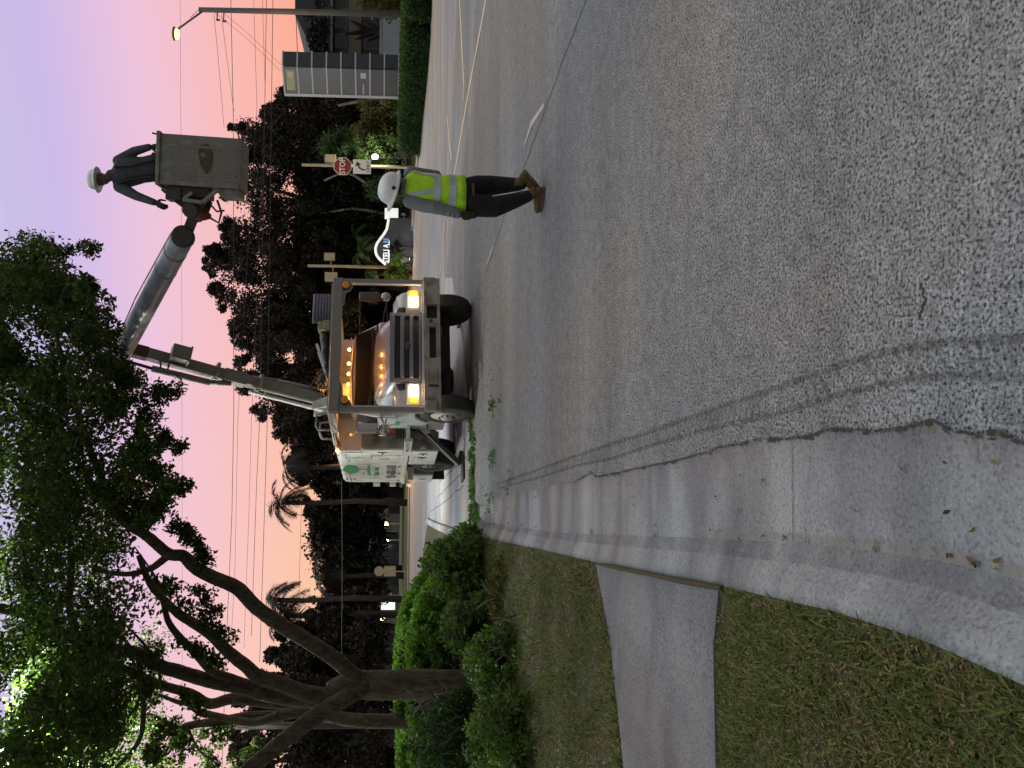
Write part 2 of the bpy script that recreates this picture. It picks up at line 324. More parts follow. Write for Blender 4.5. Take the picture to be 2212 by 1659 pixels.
# ---------------------------------------------------------------- leaves
def leaf_object(name,C,Rd,n_per,size,material,parent=None,seed=0,shell=.35,aspect=.5,flat=0.,updir=None,squash=(1,1,1)):
    rng=np.random.default_rng(seed); C=np.asarray(C,float); k=len(C)
    Rd=np.broadcast_to(np.asarray(Rd,float),(k,)) if np.ndim(Rd)<=1 else Rd
    n=k*n_per
    idx=np.repeat(np.arange(k),n_per)
    d=rng.normal(size=(n,3)); d/=np.linalg.norm(d,axis=1)[:,None]
    rad=(shell+(1-shell)*rng.random(n))**(1/1.5)*(1+.25*rng.normal(size=n).clip(-1,1.6)*.5)
    pos=C[idx]+d*rad[:,None]*Rd[idx][:,None]*np.array(squash)
    nrm=rng.normal(size=(n,3)); nrm[:,2]+=flat; nrm/=np.linalg.norm(nrm,axis=1)[:,None]
    t=rng.normal(size=(n,3)); t-=nrm*(t*nrm).sum(1)[:,None]; t/=np.linalg.norm(t,axis=1)[:,None]
    b=np.cross(nrm,t)
    L=size*(.6+.8*rng.random(n))[:,None]
    v=np.empty((n,4,3)); v[:,0]=pos-t*L/2; v[:,1]=pos+b*L*aspect/2+t*L*.05; v[:,2]=pos+t*L/2; v[:,3]=pos-b*L*aspect/2+t*L*.05
    return quads_object(name,v.reshape(-1,3),material,parent)
def quads_object(name,V,material,parent=None):
    me=bpy.data.meshes.new(name); n=len(V)//4
    me.vertices.add(n*4); me.vertices.foreach_set('co',np.ascontiguousarray(V,dtype=np.float32).ravel())
    me.loops.add(n*4); me.loops.foreach_set('vertex_index',np.arange(n*4,dtype=np.int32))
    me.polygons.add(n); me.polygons.foreach_set('loop_start',np.arange(n,dtype=np.int32)*4)
    try: me.polygons.foreach_set('loop_total',np.full(n,4,dtype=np.int32))
    except Exception: pass
    me.update(calc_edges=True); me.materials.append(material)
    o=bpy.data.objects.new(name,me); COL.objects.link(o)
    if parent: o.parent=parent
    return o
def text_mesh(name,body,size,material,mw,parent=None,extrude=.004,align='CENTER',xs=1.,bold=0.):
    cu=bpy.data.curves.new(name,'FONT'); cu.body=body; cu.size=size; cu.extrude=extrude; cu.align_x=align; cu.align_y='CENTER'; cu.offset=bold; cu.resolution_u=3
    o=bpy.data.objects.new('tmp',cu); COL.objects.link(o)
    bpy.context.view_layer.update()
    me=bpy.data.meshes.new_from_object(o.evaluated_get(bpy.context.evaluated_depsgraph_get()))
    bpy.data.objects.remove(o)
    me.transform(Matrix.Diagonal((xs,1,1,1))); me.transform(mw); me.materials.clear(); me.materials.append(material); me.name=name
    r_=bpy.data.objects.new(name,me); COL.objects.link(r_)
    if parent: r_.parent=parent
    return r_
# ================================================================ GROUND
def interp(tab,v): 
    a=np.array(tab,float); return float(np.interp(v,a[:,0],a[:,1]))
EDGE=[(1036,1090),(1045,1085),(1150,1055),(1300,1030),(1600,960),(1750,945),(1900,930),(1985,925),(2060,931),(2212,952),(2500,1020),(3200,1180)]
FLOW=[(1036,1125),(1200,1150),(1540,1163),(1700,1172),(1900,1190),(2050,1215),(2212,1255),(2500,1370),(3200,1700)]
TOP=[(1036,1158),(1060,1165),(1160,1185),(1290,1215),(1540,1262),(1800,1320),(2000,1385),(2212,1480),(2500,1660),(3200,2100)]
VS=[1036,1045,1060,1080,1100,1130,1160,1200,1240,1280,1290,1330,1370,1420,1470,1540,1555,1600,1650,1700,1750,1800,1850,1900,1950,1985,2020,2060,2110,2160,2212,2300,2400,2500,2700,3000,3200]
def ktop(v):   # kerb height; it drops at the footpath
    if v<1270: return .07
    if v<1560: return .03
    return min(.11,.03+(v-1560)/150*.08)
rng=np.random.default_rng(3)
e_=[];f_=[];t_=[]
for v in VS:
    j=.012*rng.normal()
    a=gp(v,interp(EDGE,v)); e_.append((a[0]+j,a[1],.004))
    f_.append(gp(v,interp(FLOW,v),-.004))
    t_.append(gp(v,interp(TOP,v),ktop(v)))
# base ground sheet
MB().add([(-700,-60,-.06),(700,-60,-.06),(700,1500,-.06),(-700,1500,-.06)],[(0,1,2,3)]).build('ground',M['farlawn'],kind='structure')
# near asphalt: polygon right of the gutter edge
def sheet(pts,z,name,mt,thick=.05,**k):
    mbx=MB(); mbx.prism([(p[0],p[1]) for p in pts],'z',z-thick,z); return mbx.build(name,mt,**k)
asp=[(p[0]-.03,p[1]) for p in e_][::-1]   # from near to far
lot_far=[gp(1024,1080),gp(1021,1000),gp(1011,900),gp(1001,750),gp(977,600),gp(967,480),gp(972,370),gp(987,0),gp(999,-200),gp(1030,-700)]
sheet(asp+[ (p[0],p[1]) for p in lot_far]+[(14,-3),(3,-4)],0,'driveway',M['asphalt'],kind='structure')
# the street behind: lighter worn surface
far=[gp(931,-60),gp(926,120),gp(912,250),gp(905,340),gp(896,440),(9.2,49),(0,48),(-8,47.5),(-24,46.5),(-60,44)]
sl_l=[gp(925,1120),(-7.5,31),(-12,34),(-60,36)]
road=[(p[0],p[1]) for p in lot_far[4:][::-1]]+[(lot_far[3][0],lot_far[3][1]),gp(950,900)[:2],gp(927,1040)[:2]]+[q[:2] for q in sl_l]+[q[:2] for q in far[::-1]]+[(26,14),(30,2)]
sheet(road,-.004,'road',M['road'],kind='structure')
# concrete slab where the truck stands
slab=[gp(1021,1150),gp(1024,1100),gp(1022,1000),gp(1012,900),gp(1002,750),gp(978,600),gp(962,600),gp(938,900),gp(926,1040),gp(926,1120),gp(945,1128),gp(975,1138),gp(1003,1149)]
sheet([q[:2] for q in slab],.006,'pavement',M['slab'],kind='structure')
# gutter and rolled kerb
mbk=MB(); n=len(VS)
rows=[]
for i in range(n):
    e,f,t=[Vector(q) for q in (e_[i],f_[i],t_[i])]
    h=t.z; mid=f.lerp(t,.35); mid.z=.3*h; m2=f.lerp(t,.7); m2.z=.82*h
    lip=t+(t-f).normalized()*.025; lip.z=-.05
    e0=Vector((e.x,e.y,-.05))
    rows.append([e0,e,e.lerp(f,.5)+Vector((0,0,-.0)),f,mid,m2,t,lip])
for i in range(n): mbk.v+= [tuple(p) for p in rows[i]]
for i in range(n-1):
    for j in range(7): a=i*8+j; mbk.f.append((a,a+1,a+9,a+8))
mbk.build('kerb',M['conc'],smooth=True,kind='structure')
# jagged asphalt lip: a few centimetres over the gutter edge
mbx=MB()
for i in range(8,n-1):
    a=Vector(e_[i]); b=Vector(e_[i+1]); L=(b-a).length; k_=max(2,int(L/.035)); d=(b-a)/k_; nn=Vector((-d.y,d.x,0)).normalized()
    if nn.x>0: nn=-nn
    for q in range(k_):
        p=a+d*q; w0=random.uniform(-.004,.014)*random.random()
        mbx.add([p-nn*.010+Vector((0,0,.005)),p+d-nn*.010+Vector((0,0,.005)),p+d*.8+nn*w0+Vector((0,0,.006)),p+d*.2+nn*w0+Vector((0,0,.006))],[(0,1,2,3)])
mbx.build('asphalt_edge',M['crack'],kind='structure')
def gq(i0,fr,a0,a1,w_):
    # quad on the gutter: from fraction a0 to a1 between edge and flow line at station i0
    A=Vector(e_[i0]).lerp(Vector(e_[i0+1]),fr); B=Vector(f_[i0]).lerp(Vector(f_[i0+1]),fr); A2=Vector(e_[i0]).lerp(Vector(e_[i0+1]),fr+w_); B2=Vector(f_[i0]).lerp(Vector(f_[i0+1]),fr+w_)
    z_=Vector((0,0,.004)); return [A.lerp(B,a0)+z_,A.lerp(B,a1)+z_,A2.lerp(B2,a1)+z_,A2.lerp(B2,a0)+z_]
mbx=MB()
for (i0,fr) in ((2,.4),(9,.2),(19,.3)): mbx.add(gq(i0,fr,0,.99,.02),[(0,1,2,3)])
mbx.build('gutter_joints',M['crack'],kind='structure')
mbx=MB()
for i in range(15,n-4):
    for q in range(6):
        a=Vector(f_[i]).lerp(Vector(f_[i+1]),q/6); b=Vector(f_[i]).lerp(Vector(f_[i+1]),(q+1)/6); d=(Vector(e_[i])-Vector(f_[i])).normalized(); z_=Vector((0,0,.0035)); w1=.02; w2=.02
        mbx.add([a+z_,a+d*w1*2+z_,b+d*w2*2+z_,b+z_],[(0,1,2,3)])
mbx.build('gutter_silt',M['silt'],kind='structure')
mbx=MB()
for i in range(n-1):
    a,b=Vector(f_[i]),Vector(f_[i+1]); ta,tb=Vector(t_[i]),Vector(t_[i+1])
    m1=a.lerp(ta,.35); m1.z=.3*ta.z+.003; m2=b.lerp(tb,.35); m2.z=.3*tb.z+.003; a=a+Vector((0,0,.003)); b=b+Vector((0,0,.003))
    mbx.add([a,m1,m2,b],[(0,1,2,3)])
mbx.build('kerb_face_band',M['kband'],kind='structure')  # darker violet band from the flow line up the lower kerb face
# lawn verge on the left, level with the kerb top
lawn=[(p[0]+.004,p[1],p[2]-.004) for p in t_]
mbx=MB(); L0=len(lawn)
mbx.v+=lawn+[(-3.5-.0*i-abs(p[1])*.02,p[1]-.1*i*.0,p[2]+.03) for i,p in enumerate(lawn)]+[(-26,p[1]*1.15-.5,.12) for p in lawn]
for i in range(L0-1):
    mbx.f.append((i,i+1,i+1+L0,i+L0)); mbx.f.append((i+L0,i+1+L0,i+1+2*L0,i+2*L0))
mbx.build('lawn',M['soil'],smooth=True,kind='structure')
# left bed beyond kerb start
bed=[(t_[0][0],t_[0][1]+.0),gp(1024,1148)[:2],gp(1003,1152)[:2],gp(975,1142)[:2],gp(945,1131)[:2],gp(928,1123)[:2],(-7.6,30),(-26,33),(-26,12),( -5,10.8)]
sheet(bed,.05,'planting_bed',M['soil'],thick=.1,kind='structure')
# footpath slab
fp=[gp(1290,1219,.03),gp(1320,1380,.04),gp(1350,1659,.05),(-6.5,3.95,.09),(-6.5,2.75,.09),gp(1550,1659,.05),gp(1545,1400,.04),gp(1557,1267,.03)]
mbx=MB(); mbx.add([(x,y,z+.010) for x,y,z in fp]+[(x,y,z-.05) for x,y,z in fp],[(0,1,6,7),(1,2,5,6),(2,3,4,5)]+[(i,(i+1)%8,(i+1)%8+8,i+8) for i in range(8)])
mbx.build('footpath',M['walk'],kind='structure')
# joint of soil between footpath and kerb
mbx=MB()
js=[gp(1290,1215,.05),gp(1330,1222,.05),gp(1400,1236,.05),gp(1480,1252,.05),gp(1557,1265,.05)]
mbx.tube([(x-.012,y,z-.004) for x,y,z in js],[.006,.014,.012,.015,.012],6)
mbx.build('soil_joint',M['soil'],kind='structure')
# far verge
fv=[q[:2] for q in far]
sheet(fv+[(-60,75),(60,75),(50,20)],.10,'verge',M['farlawn'],thick=.2,kind='structure')
# kerb line of the far verge
mbx=MB(); mbx.tube([(x,y,.06) for x,y,*_ in far],.09,6); mbx.build('far_kerb',M['conc'],kind='structure')
# slab edge kerb at left of the pavement
mbx=MB(); pts=[gp(925,1120),gp(945,1129),gp(975,1139),gp(1003,1150),gp(1021,1156)]
for a,b in zip(pts,pts[1:]): mbx.bar((a[0]-.1,a[1],.035),(b[0]-.1,b[1],.035),.2,.10)
mbx.build('side_kerb',M['slab'],bevel=.03,kind='structure')
mbx=MB(); pts=[gp(925,1122),gp(925,1040),gp(927,980)]
for a,b in zip(pts,pts[1:]): mbx.bar((a[0],a[1],.012),(b[0],b[1],.012),.35,.03)
mbx.build('gutter_strip',M['slab'],kind='structure')
# painted lines, cracks, smears
def strip(pts,wd,z,name,mt,**k):
    mbx=MB(); P=[Vector((p[0],p[1],z)) for p in pts]
    if not hasattr(wd,'__len__'): wd=[wd]*len(P)
    for i,p in enumerate(P):
        t=(P[min(i+1,len(P)-1)]-P[max(i-1,0)]).normalized(); nn=Vector((-t.y,t.x,0))
        mbx.v+=[tuple(p+nn*wd[i]/2),tuple(p-nn*wd[i]/2)]
    for i in range(len(P)-1): mbx.f.append((2*i,2*i+1,2*i+3,2*i+2))
    return mbx.build(name,mt,**k)
def dens(pts,k=8):
    o=[]
    for a,b in zip(pts,pts[1:]):
        for i in range(k): o.append(tuple(a[j]+(b[j]-a[j])*i/k for j in range(2)))
    return o+[tuple(pts[-1][:2])]
strip([gp(1062,-80),gp(1050,0),gp(1014,190),gp(988,340)],.13,.006,'road_line',M['yline'],kind='structure')
strip([gp(988,340),gp(980,385),gp(966,440),gp(951,590)],.11,.006,'road_line',M['yline'],kind='structure')
strip([gp(989,-60),gp(993,0),gp(1003,190),gp(1001,215)],.13,.006,'road_line',M['yline'],kind='structure')
strip([gp(966,250),gp(971,310),gp(975,345)],.12,.002,'road_line',M['yline'],kind='structure')
strip([gp(1134,312),gp(1148,268),gp(1176,226)],[.03,.07,.05],.005,'worn_mark',M['wline'],kind='structure')
strip([gp(1052,572),gp(1060,548),gp(1066,532)],[.03,.06,.03],.005,'worn_mark',M['wline'],kind='structure')
def wob(p,a): return [(x+random.uniform(-a,a),y+random.uniform(-a,a)) for x,y in p]
strip(wob(dens([gp(1052,585),gp(1095,450),gp(1133,360),gp(1175,247),gp(1215,135),gp(1266,0),gp(1300,-80)],8),.012),.013,.005,'asphalt_crack',M['crack'],kind='structure')
# tyre smear: two edges with rungs
def q2(x,y): return ((1600+x/1.8433)/1.8083,(1400+y/1.8433)/1.8083)
def q3(x,y): return ((2600+x/1.3829)/1.8083,(800+y/1.3829)/1.8083)
ua=[q2(640,900),q2(960,790),q2(1200,700),q2(1500,600),q2(1700,540),q3(330,1080),q3(600,990),q3(830,910),q3(1100,820),q3(1300,770),q3(1500,745),q3(1936,718),q3(2400,715)]
la=[q2(640,937),q2(960,850),q2(1200,775),q2(1500,710),q2(1700,640),q3(300,1195),q3(600,1130),q3(900,1040),q3(1200,960),q3(1400,935),q3(1600,925),q3(1936,935),q3(2400,950)]
u_=dens([gp(*p) for p in ua],6); l_=dens([gp(*p) for p in la],6)
tr=empty('tyre_track',(0,0,0),label='dark ladder-like tyre track smeared along the asphalt beside the gutter',cat='tyre track')
for nm,pp in (('track_edge',u_),('track_edge',l_)):
    strip(wob(pp,.0015),.025,.005,nm,M['skid'],parent=tr)
mbx=MB()
UL=len(u_); tot=0
ux=np.array([p for p in u_]); lx=np.array([p for p in l_]); cum=np.concatenate([[0],np.cumsum(np.linalg.norm(np.diff(ux,axis=0),axis=1))])
s=0
while s<cum[-1]:
    def pt(A_,s_): return Vector((np.interp(s_,cum,A_[:,0]),np.interp(s_,cum,A_[:,1]),.006))
    if random.random()<.85:
        a=pt(ux,s); b=pt(lx,s); w0=.016; a2=pt(ux,s+w0); b2=pt(lx,s+w0); mbx.add([a,b,b2,a2],[(0,1,2,3)])
    s+=.052
mbx.build('track_tread',M['skid'],tr)
strip(wob(dens([gp(1985,690),gp(2000,650),gp(1992,610)],8),.006),.007,.004,'hairline_crack',M['crack'],kind='structure')
# leaning cracks on the slab
strip(wob(dens([gp(1003,1050),gp(985,1062),gp(960,1085),gp(930,1105)],5),.02),.022,.011,'slab_crack',M['crack'],kind='structure')
strip(wob(dens([gp(1000,1020),gp(975,1045),gp(945,1075)],5),.02),.022,.011,'slab_crack',M['crack'],kind='structure')
strip(wob(dens([gp(1008,985),gp(985,1010),gp(950,1040)],5),.02),.022,.011,'slab_crack',M['crack'],kind='structure')
# grass blades (lawn near camera), litter
from mathutils import geometry
def inlawn(x,y):
    # left of kerb top line and outside the footpath
    ty=[p[1] for p in t_][::-1]; tx=[p[0] for p in t_][::-1]; tz=[p[2] for p in t_][::-1]
    return np.interp(y,ty,tx),np.interp(y,ty,tz)
fpx=np.array([[p[0],p[1]] for p in fp])
def fpmask(x,y):
    # footpath band test by interpolating its two sides
    far_y=np.interp(-x,[-fp[0][0],-fp[1][0],-fp[2][0],6.5],[fp[0][1],fp[1][1],fp[2][1],3.95])
    near_y=np.interp(-x,[-fp[7][0],-fp[6][0],-fp[5][0],6.5],[fp[7][1],fp[6][1],fp[5][1],2.75])
    return (y<far_y+.01)&(y>near_y-.01)&(x<fp[7][0]+.3)
def scatter(nm,n_,xr,yr,size,aspect,mt,tilt,seed,label,cat,zlift=0,clump=None,densy=1.):
    g_=np.random.default_rng(seed)
    y=yr[0]+(yr[1]-yr[0])*g_.random(n_)**densy; x=xr[0]+(xr[1]-xr[0])*g_.random(n_)
    kx,kz=inlawn(x,y)
    if clump is not None:
        
        x=x; nz=np.sin(x*clump+1.3*np.sin(y*clump*.7))*np.sin(y*clump*1.3+np.cos(x*clump*.6)*1.7); keep0=nz>g_.random(n_)*1.6-1.25
    else: keep0=np.ones(n_,bool)
    keep=(x<kx-.012+.012*g_.random(n_))&~fpmask(x,y+.02*g_.normal(size=n_))&keep0
    x=x[keep];y=y[keep];kz=kz[keep]; k=len(x)
    base=np.stack([x,y,kz+.0+zlift+.03*np.clip((-x-1)/2,0,1)],1)
    a=g_.random(k)*2*PI; dirn=np.stack([np.cos(a),np.sin(a),np.zeros(k)],1)
    til=tilt[0]+(tilt[1]-tilt[0])*g_.random(k)
    up=np.stack([np.zeros(k),np.zeros(k),np.ones(k)],1)
    ax=dirn*np.sin(til)[:,None]+up*np.cos(til)[:,None]
    sd_=np.stack([-np.sin(a),np.cos(a),np.zeros(k)],1)
    L=size*(.5+g_.random(k))[:,None]; W=L*aspect
    V=np.empty((k,4,3)); V[:,0]=base-sd_*W/2; V[:,1]=base+sd_*W/2; V[:,2]=base+ax*L*.6+sd_*W*.35; V[:,3]=base+ax*L-up*L*.08
    o=quads_object(nm,V.reshape(-1,3),mt); return tag(o,label,cat,kind='stuff')
scatter('grass',260000,(-3.6,-.5),(1.2,4.8),.022,.22,M['grass'],(.4,1.35),1,'short mixed green and brown turf on the near verge','grass',clump=9)
scatter('grass',11000,(-3,-.4),(1.2,3.1),.055,.10,M['grass'],(.5,1.3),2,'longer green blades tufted through the near turf','grass',clump=4)
scatter('grass',110000,(-8,-1.2),(4.6,12),.055,.13,M['grass'],(.4,1.35),3,'thin turf between the footpath and the shrubs','grass',clump=5,densy=1.3)
scatter('leaf_litter',60000,(-3.6,-.5),(1.2,5),.013,.55,M['litter'],(.9,1.6),4,'dry brown leaf litter over the near turf','leaf litter',zlift=.008,clump=6)
scatter('leaf_litter',50000,(-8,-1.2),(4.6,12),.026,.5,M['litter'],(1.0,1.6),5,'dry leaf litter round the shrub feet','leaf litter',zlift=.01,clump=3,densy=1.3)
# weeds along the pavement seam
def weeds(nm,pts,n_per,size,rad,label,seed):
    o=leaf_object(nm,pts,rad,n_per,size,M['weed'],None,seed,.1,.4,.3,squash=(1,1,.45)); return tag(o,label,'weeds',kind='stuff')
wp=[];g_=np.random.default_rng(5)
for i in range(75):
    y=g_.uniform(885,1150); v=1021+3*g_.normal()-(max(0,960-y))*.05
    p=gp(v+2,y); wp.append((p[0],p[1],.03))
weeds('weeds',wp,20,.065,.10,'row of small green weeds growing in the pavement seam beside the truck',1)
wp=[]
for (v,y,n_) in ((1065,880,7),(1068,985,8),(1058,1080,5),(1096,1048,1),(1085,862,1),(1018,1140,9),(1032,1120,5),(1104,1012,1)):
    for i in range(n_):
        p=gp(v+g_.normal()*3,y+g_.normal()*9); wp.append((p[0],p[1],.02))
weeds('weeds',wp,16,.05,.11,'scattered low weed patches on the asphalt in front of the truck',2)
lz=[]
for i in range(60):
    p=gp(g_.uniform(1030,1240),g_.uniform(500,1060)); lz.append((p[0],p[1],.01))
for i in range(1700):
    yy=g_.uniform(470,1150); p=gp(1024+abs(g_.normal())*26-(max(0,900-yy))*.03,yy); lz.append((p[0],p[1],.009))
for i in range(70):
    k_=int(g_.integers(4,30)); a_=Vector(e_[k_]).lerp(Vector(f_[k_]),g_.random()**2*.98); lz.append((a_.x+.01,a_.y,a_.z+.012))
for i in range(60):
    k_=int(g_.integers(4,30)); a_=Vector(f_[k_]).lerp(Vector(e_[k_]),abs(g_.normal())*.05); lz.append((a_.x,a_.y,a_.z+.012))
tag(leaf_object('debris',lz,.02,1,.022,M['litter'],None,4,.1,.5,2,squash=(1,1,.15)),'small dry leaves and grit strewn on the asphalt','debris',kind='stuff')
# ================================================================ TRUCK
TA=R(19); TP=Vector((.72,12.8,0))
truck=empty('bucket_truck',TP,TA,label='white bucket truck with lit headlights and raised boom parked on the pavement',cat='truck')
TM=Matrix.Translation(TP)@Matrix.Rotation(TA,4,'Z'); TI=TM.inverted()
def tl(p): return TI@Vector(p)
def part(mbx,name,mt,par=None,**k): return mbx.build(name,M[mt],par or truck,**k)
# bumper from plates, with real openings
b=MB()
for (x0,x1,z0,z1) in ((-1.27,1.26,.90,.95),(-1.27,1.26,.66,.71),(-1.27,-.36,.71,.90),(.36,.46,.71,.90),(.73,1.26,.71,.90)): b.box(x0,x1,-.09,.02,z0,z1)
b.box(-.36,-.30,-.09,.02,.71,.90); b.box(.30,.36,-.09,.02,.71,.90); b.box(-.30,.30,-.09,.02,.855,.90); b.box(-.30,.30,-.09,.02,.71,.735)
bump=part(b,'bumper','dirty',bevel=.004)
b=MB(); b.box(-.32,.32,.03,.06,.70,.90); b.box(.45,.74,.03,.06,.70,.91); part(b,'recess','black',bump)
b=MB(); b.box(-.80,-.50,-.094,-.09,.865,.872); b.box(-.80,-.50,-.094,-.09,.715,.722); b.box(-.802,-.794,-.094,-.09,.715,.872); b.box(-.84,-.81,-.12,-.09,.70,.88); part(b,'tow_step','dark',bump)
b=MB(); b.lathe([(-.13,.028),(-.09,.028)],(.40,0,.83),'y',14); part(b,'tow_eye','dark',bump,smooth=True)
b=MB(); b.box(-1.26,-1.1,-.13,-.092,.74,.93); part(b,'bumper_end','frame',bump,bevel=.01)
b=MB(); b.box(1.18,1.275,-.095,.1,.74,.96); part(b,'bumper_end','frame',bump,bevel=.01)
# portal frame
b=MB()
b.box(-1.27,-1.19,0,.12,.95,2.42); b.box(1.19,1.27,0,.12,.95,2.46)
b.box(-1.28,1.28,-.01,.13,2.43,2.60)
pf=part(b,'guard_frame','frame',bevel=.006)
b=MB(); b.prism([(-1.19,2.431),(-.72,2.431),(-.78,2.38),(-.98,2.36),(-1.04,2.26),(-1.12,2.21),(-1.19,2.20)],'y',.03,.06); part(b,'gusset','frame',pf); b=MB(); b.prism([(1.19,2.431),(.72,2.431),(.78,2.39),(1.0,2.37),(1.04,2.29),(1.12,2.25),(1.19,2.24)],'y',.03,.06); part(b,'gusset','frame',pf)
b=MB(); b.box(-1.185,-1.165,-.005,.03,1.02,2.2); b.box(1.165,1.185,-.005,.03,1.0,2.28); b.box(-1.185,1.185,-.03,.03,.955,.985); part(b,'trim_strip','bezel_dim' if 'bezel_dim' in M else 'cab',pf)
for x,z in ((-1.07,2.33),(1.13,2.37)):
    b=MB(); b.lathe([(-.035,.04),(-.03,.068),(.03,.072)],(x,0,z),'y',20); part(b,'round_lamp','amber',pf,smooth=True)
    b=MB(); b.lathe([(-.026,.078),(.03,.08)],(x,0.006,z),'y',20); part(b,'lamp_ring','black',pf)
# canopy rails back to the body
b=MB(); b.bar((-1.25,.12,2.56),(-1.02,3.05,2.62),.05,.10); b.bar((1.25,.12,2.56),(1.3,3.05,2.62),.05,.10)
b.bar((-1.23,.13,2.62),(-1.23,2.5,2.66),.03); 
for y in (1.0,2.0): b.bar((-1.18,y,2.59),(1.26,y,2.59),.05,.04)
part(b,'canopy_rail','white',bevel=.004)
b=MB(); b.box(-1.15,1.24,.13,3.04,2.625,2.64); part(b,'canopy_sheet','frame')
b=MB(); b.tube([(-1.1,1.9,2.62),(-1.08,1.9,2.95),(-1.0,1.95,3.0),(-.75,2.0,3.0),(-.70,2.0,2.62)],.022,8); b.tube([(-1.1,2.6,2.62),(-1.08,2.6,2.93),(-1.0,2.6,2.98),(-.75,2.6,2.98),(-.70,2.6,2.62)],.022,8); b.tube([(-1.08,1.9,2.93),(-1.08,2.6,2.93)],.022,8); part(b,'roof_rack','frame',smooth=True)
# things on the canopy
b=MB()
for i in range(6): b.tube([(.62+.0*i+.03*math.sin(i),.5,2.70+.055*i),(1.18,.5,2.70+.055*i)],.03,8)
tag(b.build('rolled_sheets',M['bluegrey'],None,smooth=True),'small stack of rolled blue-grey sheets lying on the truck canopy','rolled sheet').matrix_world=TM
b=MB(); b.box(.42,.62,.4,.75,2.67,2.80); b.box(.44,.60,.42,.7,2.80,2.89); 
o=tag(b.build('equipment_box',M['tan'],None,bevel=.015),'small tan equipment box beside the rolled sheets on the canopy','box'); o.matrix_world=TM
b=MB()
for i in range(9): b.ell((-.28+.09*i+random.uniform(-.02,.02),.7+random.uniform(-.1,.1),2.70+.008*i),(.13,.16,.07+.006*i),10,6)
o=tag(b.build('tarpaulin',M['tarp'],None,remesh=.02,smo=3),'crumpled black tarpaulin heaped along the canopy top','tarpaulin'); o.matrix_world=TM
b=MB(); b.bar((-.32,1.3,2.70),(.50,1.3,2.99),.03,.05); b.bar((-.32,1.75,2.70),(.50,1.75,2.99),.03,.05)
for i in range(8): b.bar((-.30+.1*i,1.3,2.705+.036*i),(-.30+.1*i,1.75,2.705+.036*i),.025)
o=tag(b.build('ladder',M['white'],None,bevel=.003),'pale ladder sloping on the canopy behind the black tarpaulin','ladder'); o.matrix_world=TM
# grille and hood
def arch(hw,zt,zb,y,crown=.05,r=.12,n=20):
    pts=[]
    for i in range(n+1):
        t=-1+2*i/n
        x=hw*t; z=zt+crown*(1-t*t)
        e=max(0,abs(t)-.72)/.28
        z-= (1-math.sqrt(max(0,1-e*e)))*r*2.2
        pts.append((x,y,z))
    pts.append((hw,y,zb)); pts.append((-hw,y,zb))
    return pts
b=MB(); b.loft([arch(.64,1.47,.97,.22,.03,.08),arch(.69,1.52,.97,.30,.035,.10),arch(.76,1.60,.97,.5,.05,.12),arch(.86,1.70,.97,.85,.06,.12),arch(.93,1.77,.97,1.2,.07,.12),arch(.95,1.80,.97,1.32,.07,.12)]); 
hood=part(b,'hood','cab',smooth=True)
b=MB()
b.box(-.67,.67,.14,.22,1.50,1.56); b.box(-.67,.67,.15,.22,.95,.98); b.box(-.67,-.60,.14,.22,.98,1.50); b.box(.60,.67,.14,.22,.98,1.50)
for z,h in ((1.50,.03),(1.333,.036),(1.165,.036),(1.005,.028)): b.box(-.60,.60,.13,.17,z-h,z+h)
gr=part(b,'grille','grille',bevel=.012)
b=MB(); b.box(-.60,.60,.185,.20,.98,1.50); part(b,'grille_mesh','black',gr)
b=MB(); b.ell((0,.125,1.235),(.075,.012,.05),14,6); part(b,'badge','dark',gr,smooth=True)
for s in (-1,1):
    b=MB(); b.prism([(s*.69,1.44),(s*.80,1.40),(s*.80,1.20),(s*.69,1.18)],'y',.20,.26); part(b,'vent','black',hood,bevel=.01)
    # fender bulge
    b=MB(); secs=[]
    prof=[(.16,.95),(.155,1.08),(.17,1.22),(.24,1.34),(.40,1.44),(.62,1.50),(.88,1.49),(1.10,1.42),(1.28,1.28),(1.42,1.08),(1.46,.92)]
    arc=[(.72+.60*math.cos(t),.47+.60*math.sin(t)) for t in [PI*.28+ (PI*.72-PI*.28)*i/10 for i in range(11)]]
    poly=prof+[(1.28,.78)]+[(y,z) for y,z in arc]+[(.12,.86)]
    b.prism(poly,'x',s*.66,s*1.06)
    b2=[(p[0]*.97+.02,p[1]*.985) for p in poly]
    base=len(b.v); b.v+=[(s*1.13,p[0]*.96+.03,min(p[1],1.44) if i<len(prof) else p[1]) for i,p in enumerate(poly)]
    nn=len(poly)
    for i in range(nn): b.f.append((nn+i,nn+(i+1)%nn,base+(i+1)%nn,base+i))
    b.f[1]=tuple(base+i for i in range(nn))
    fe=part(b,'fender','cab',bevel=.035,seg=3)
    # headlight
    b=MB(); b.box(min(s*.72,s*1.10),max(s*.72,s*1.10),.09,.17,1.02,1.25); hl=part(b,'headlight','bezel',bevel=.03)
    b=MB(); b.box(min(s*.75,s*.97),max(s*.75,s*.97),.07,.10,1.05,1.21); part(b,'lens','head',hl,bevel=.02)
    b=MB(); b.box(min(s*.975,s*1.09),max(s*.975,s*1.09),.07,.11,1.06,1.20); part(b,'turn_signal','turn',hl,bevel=.012)
for i,(x,y,z) in enumerate(((-.62,.45,1.42),(-.35,.3,1.53))): pass
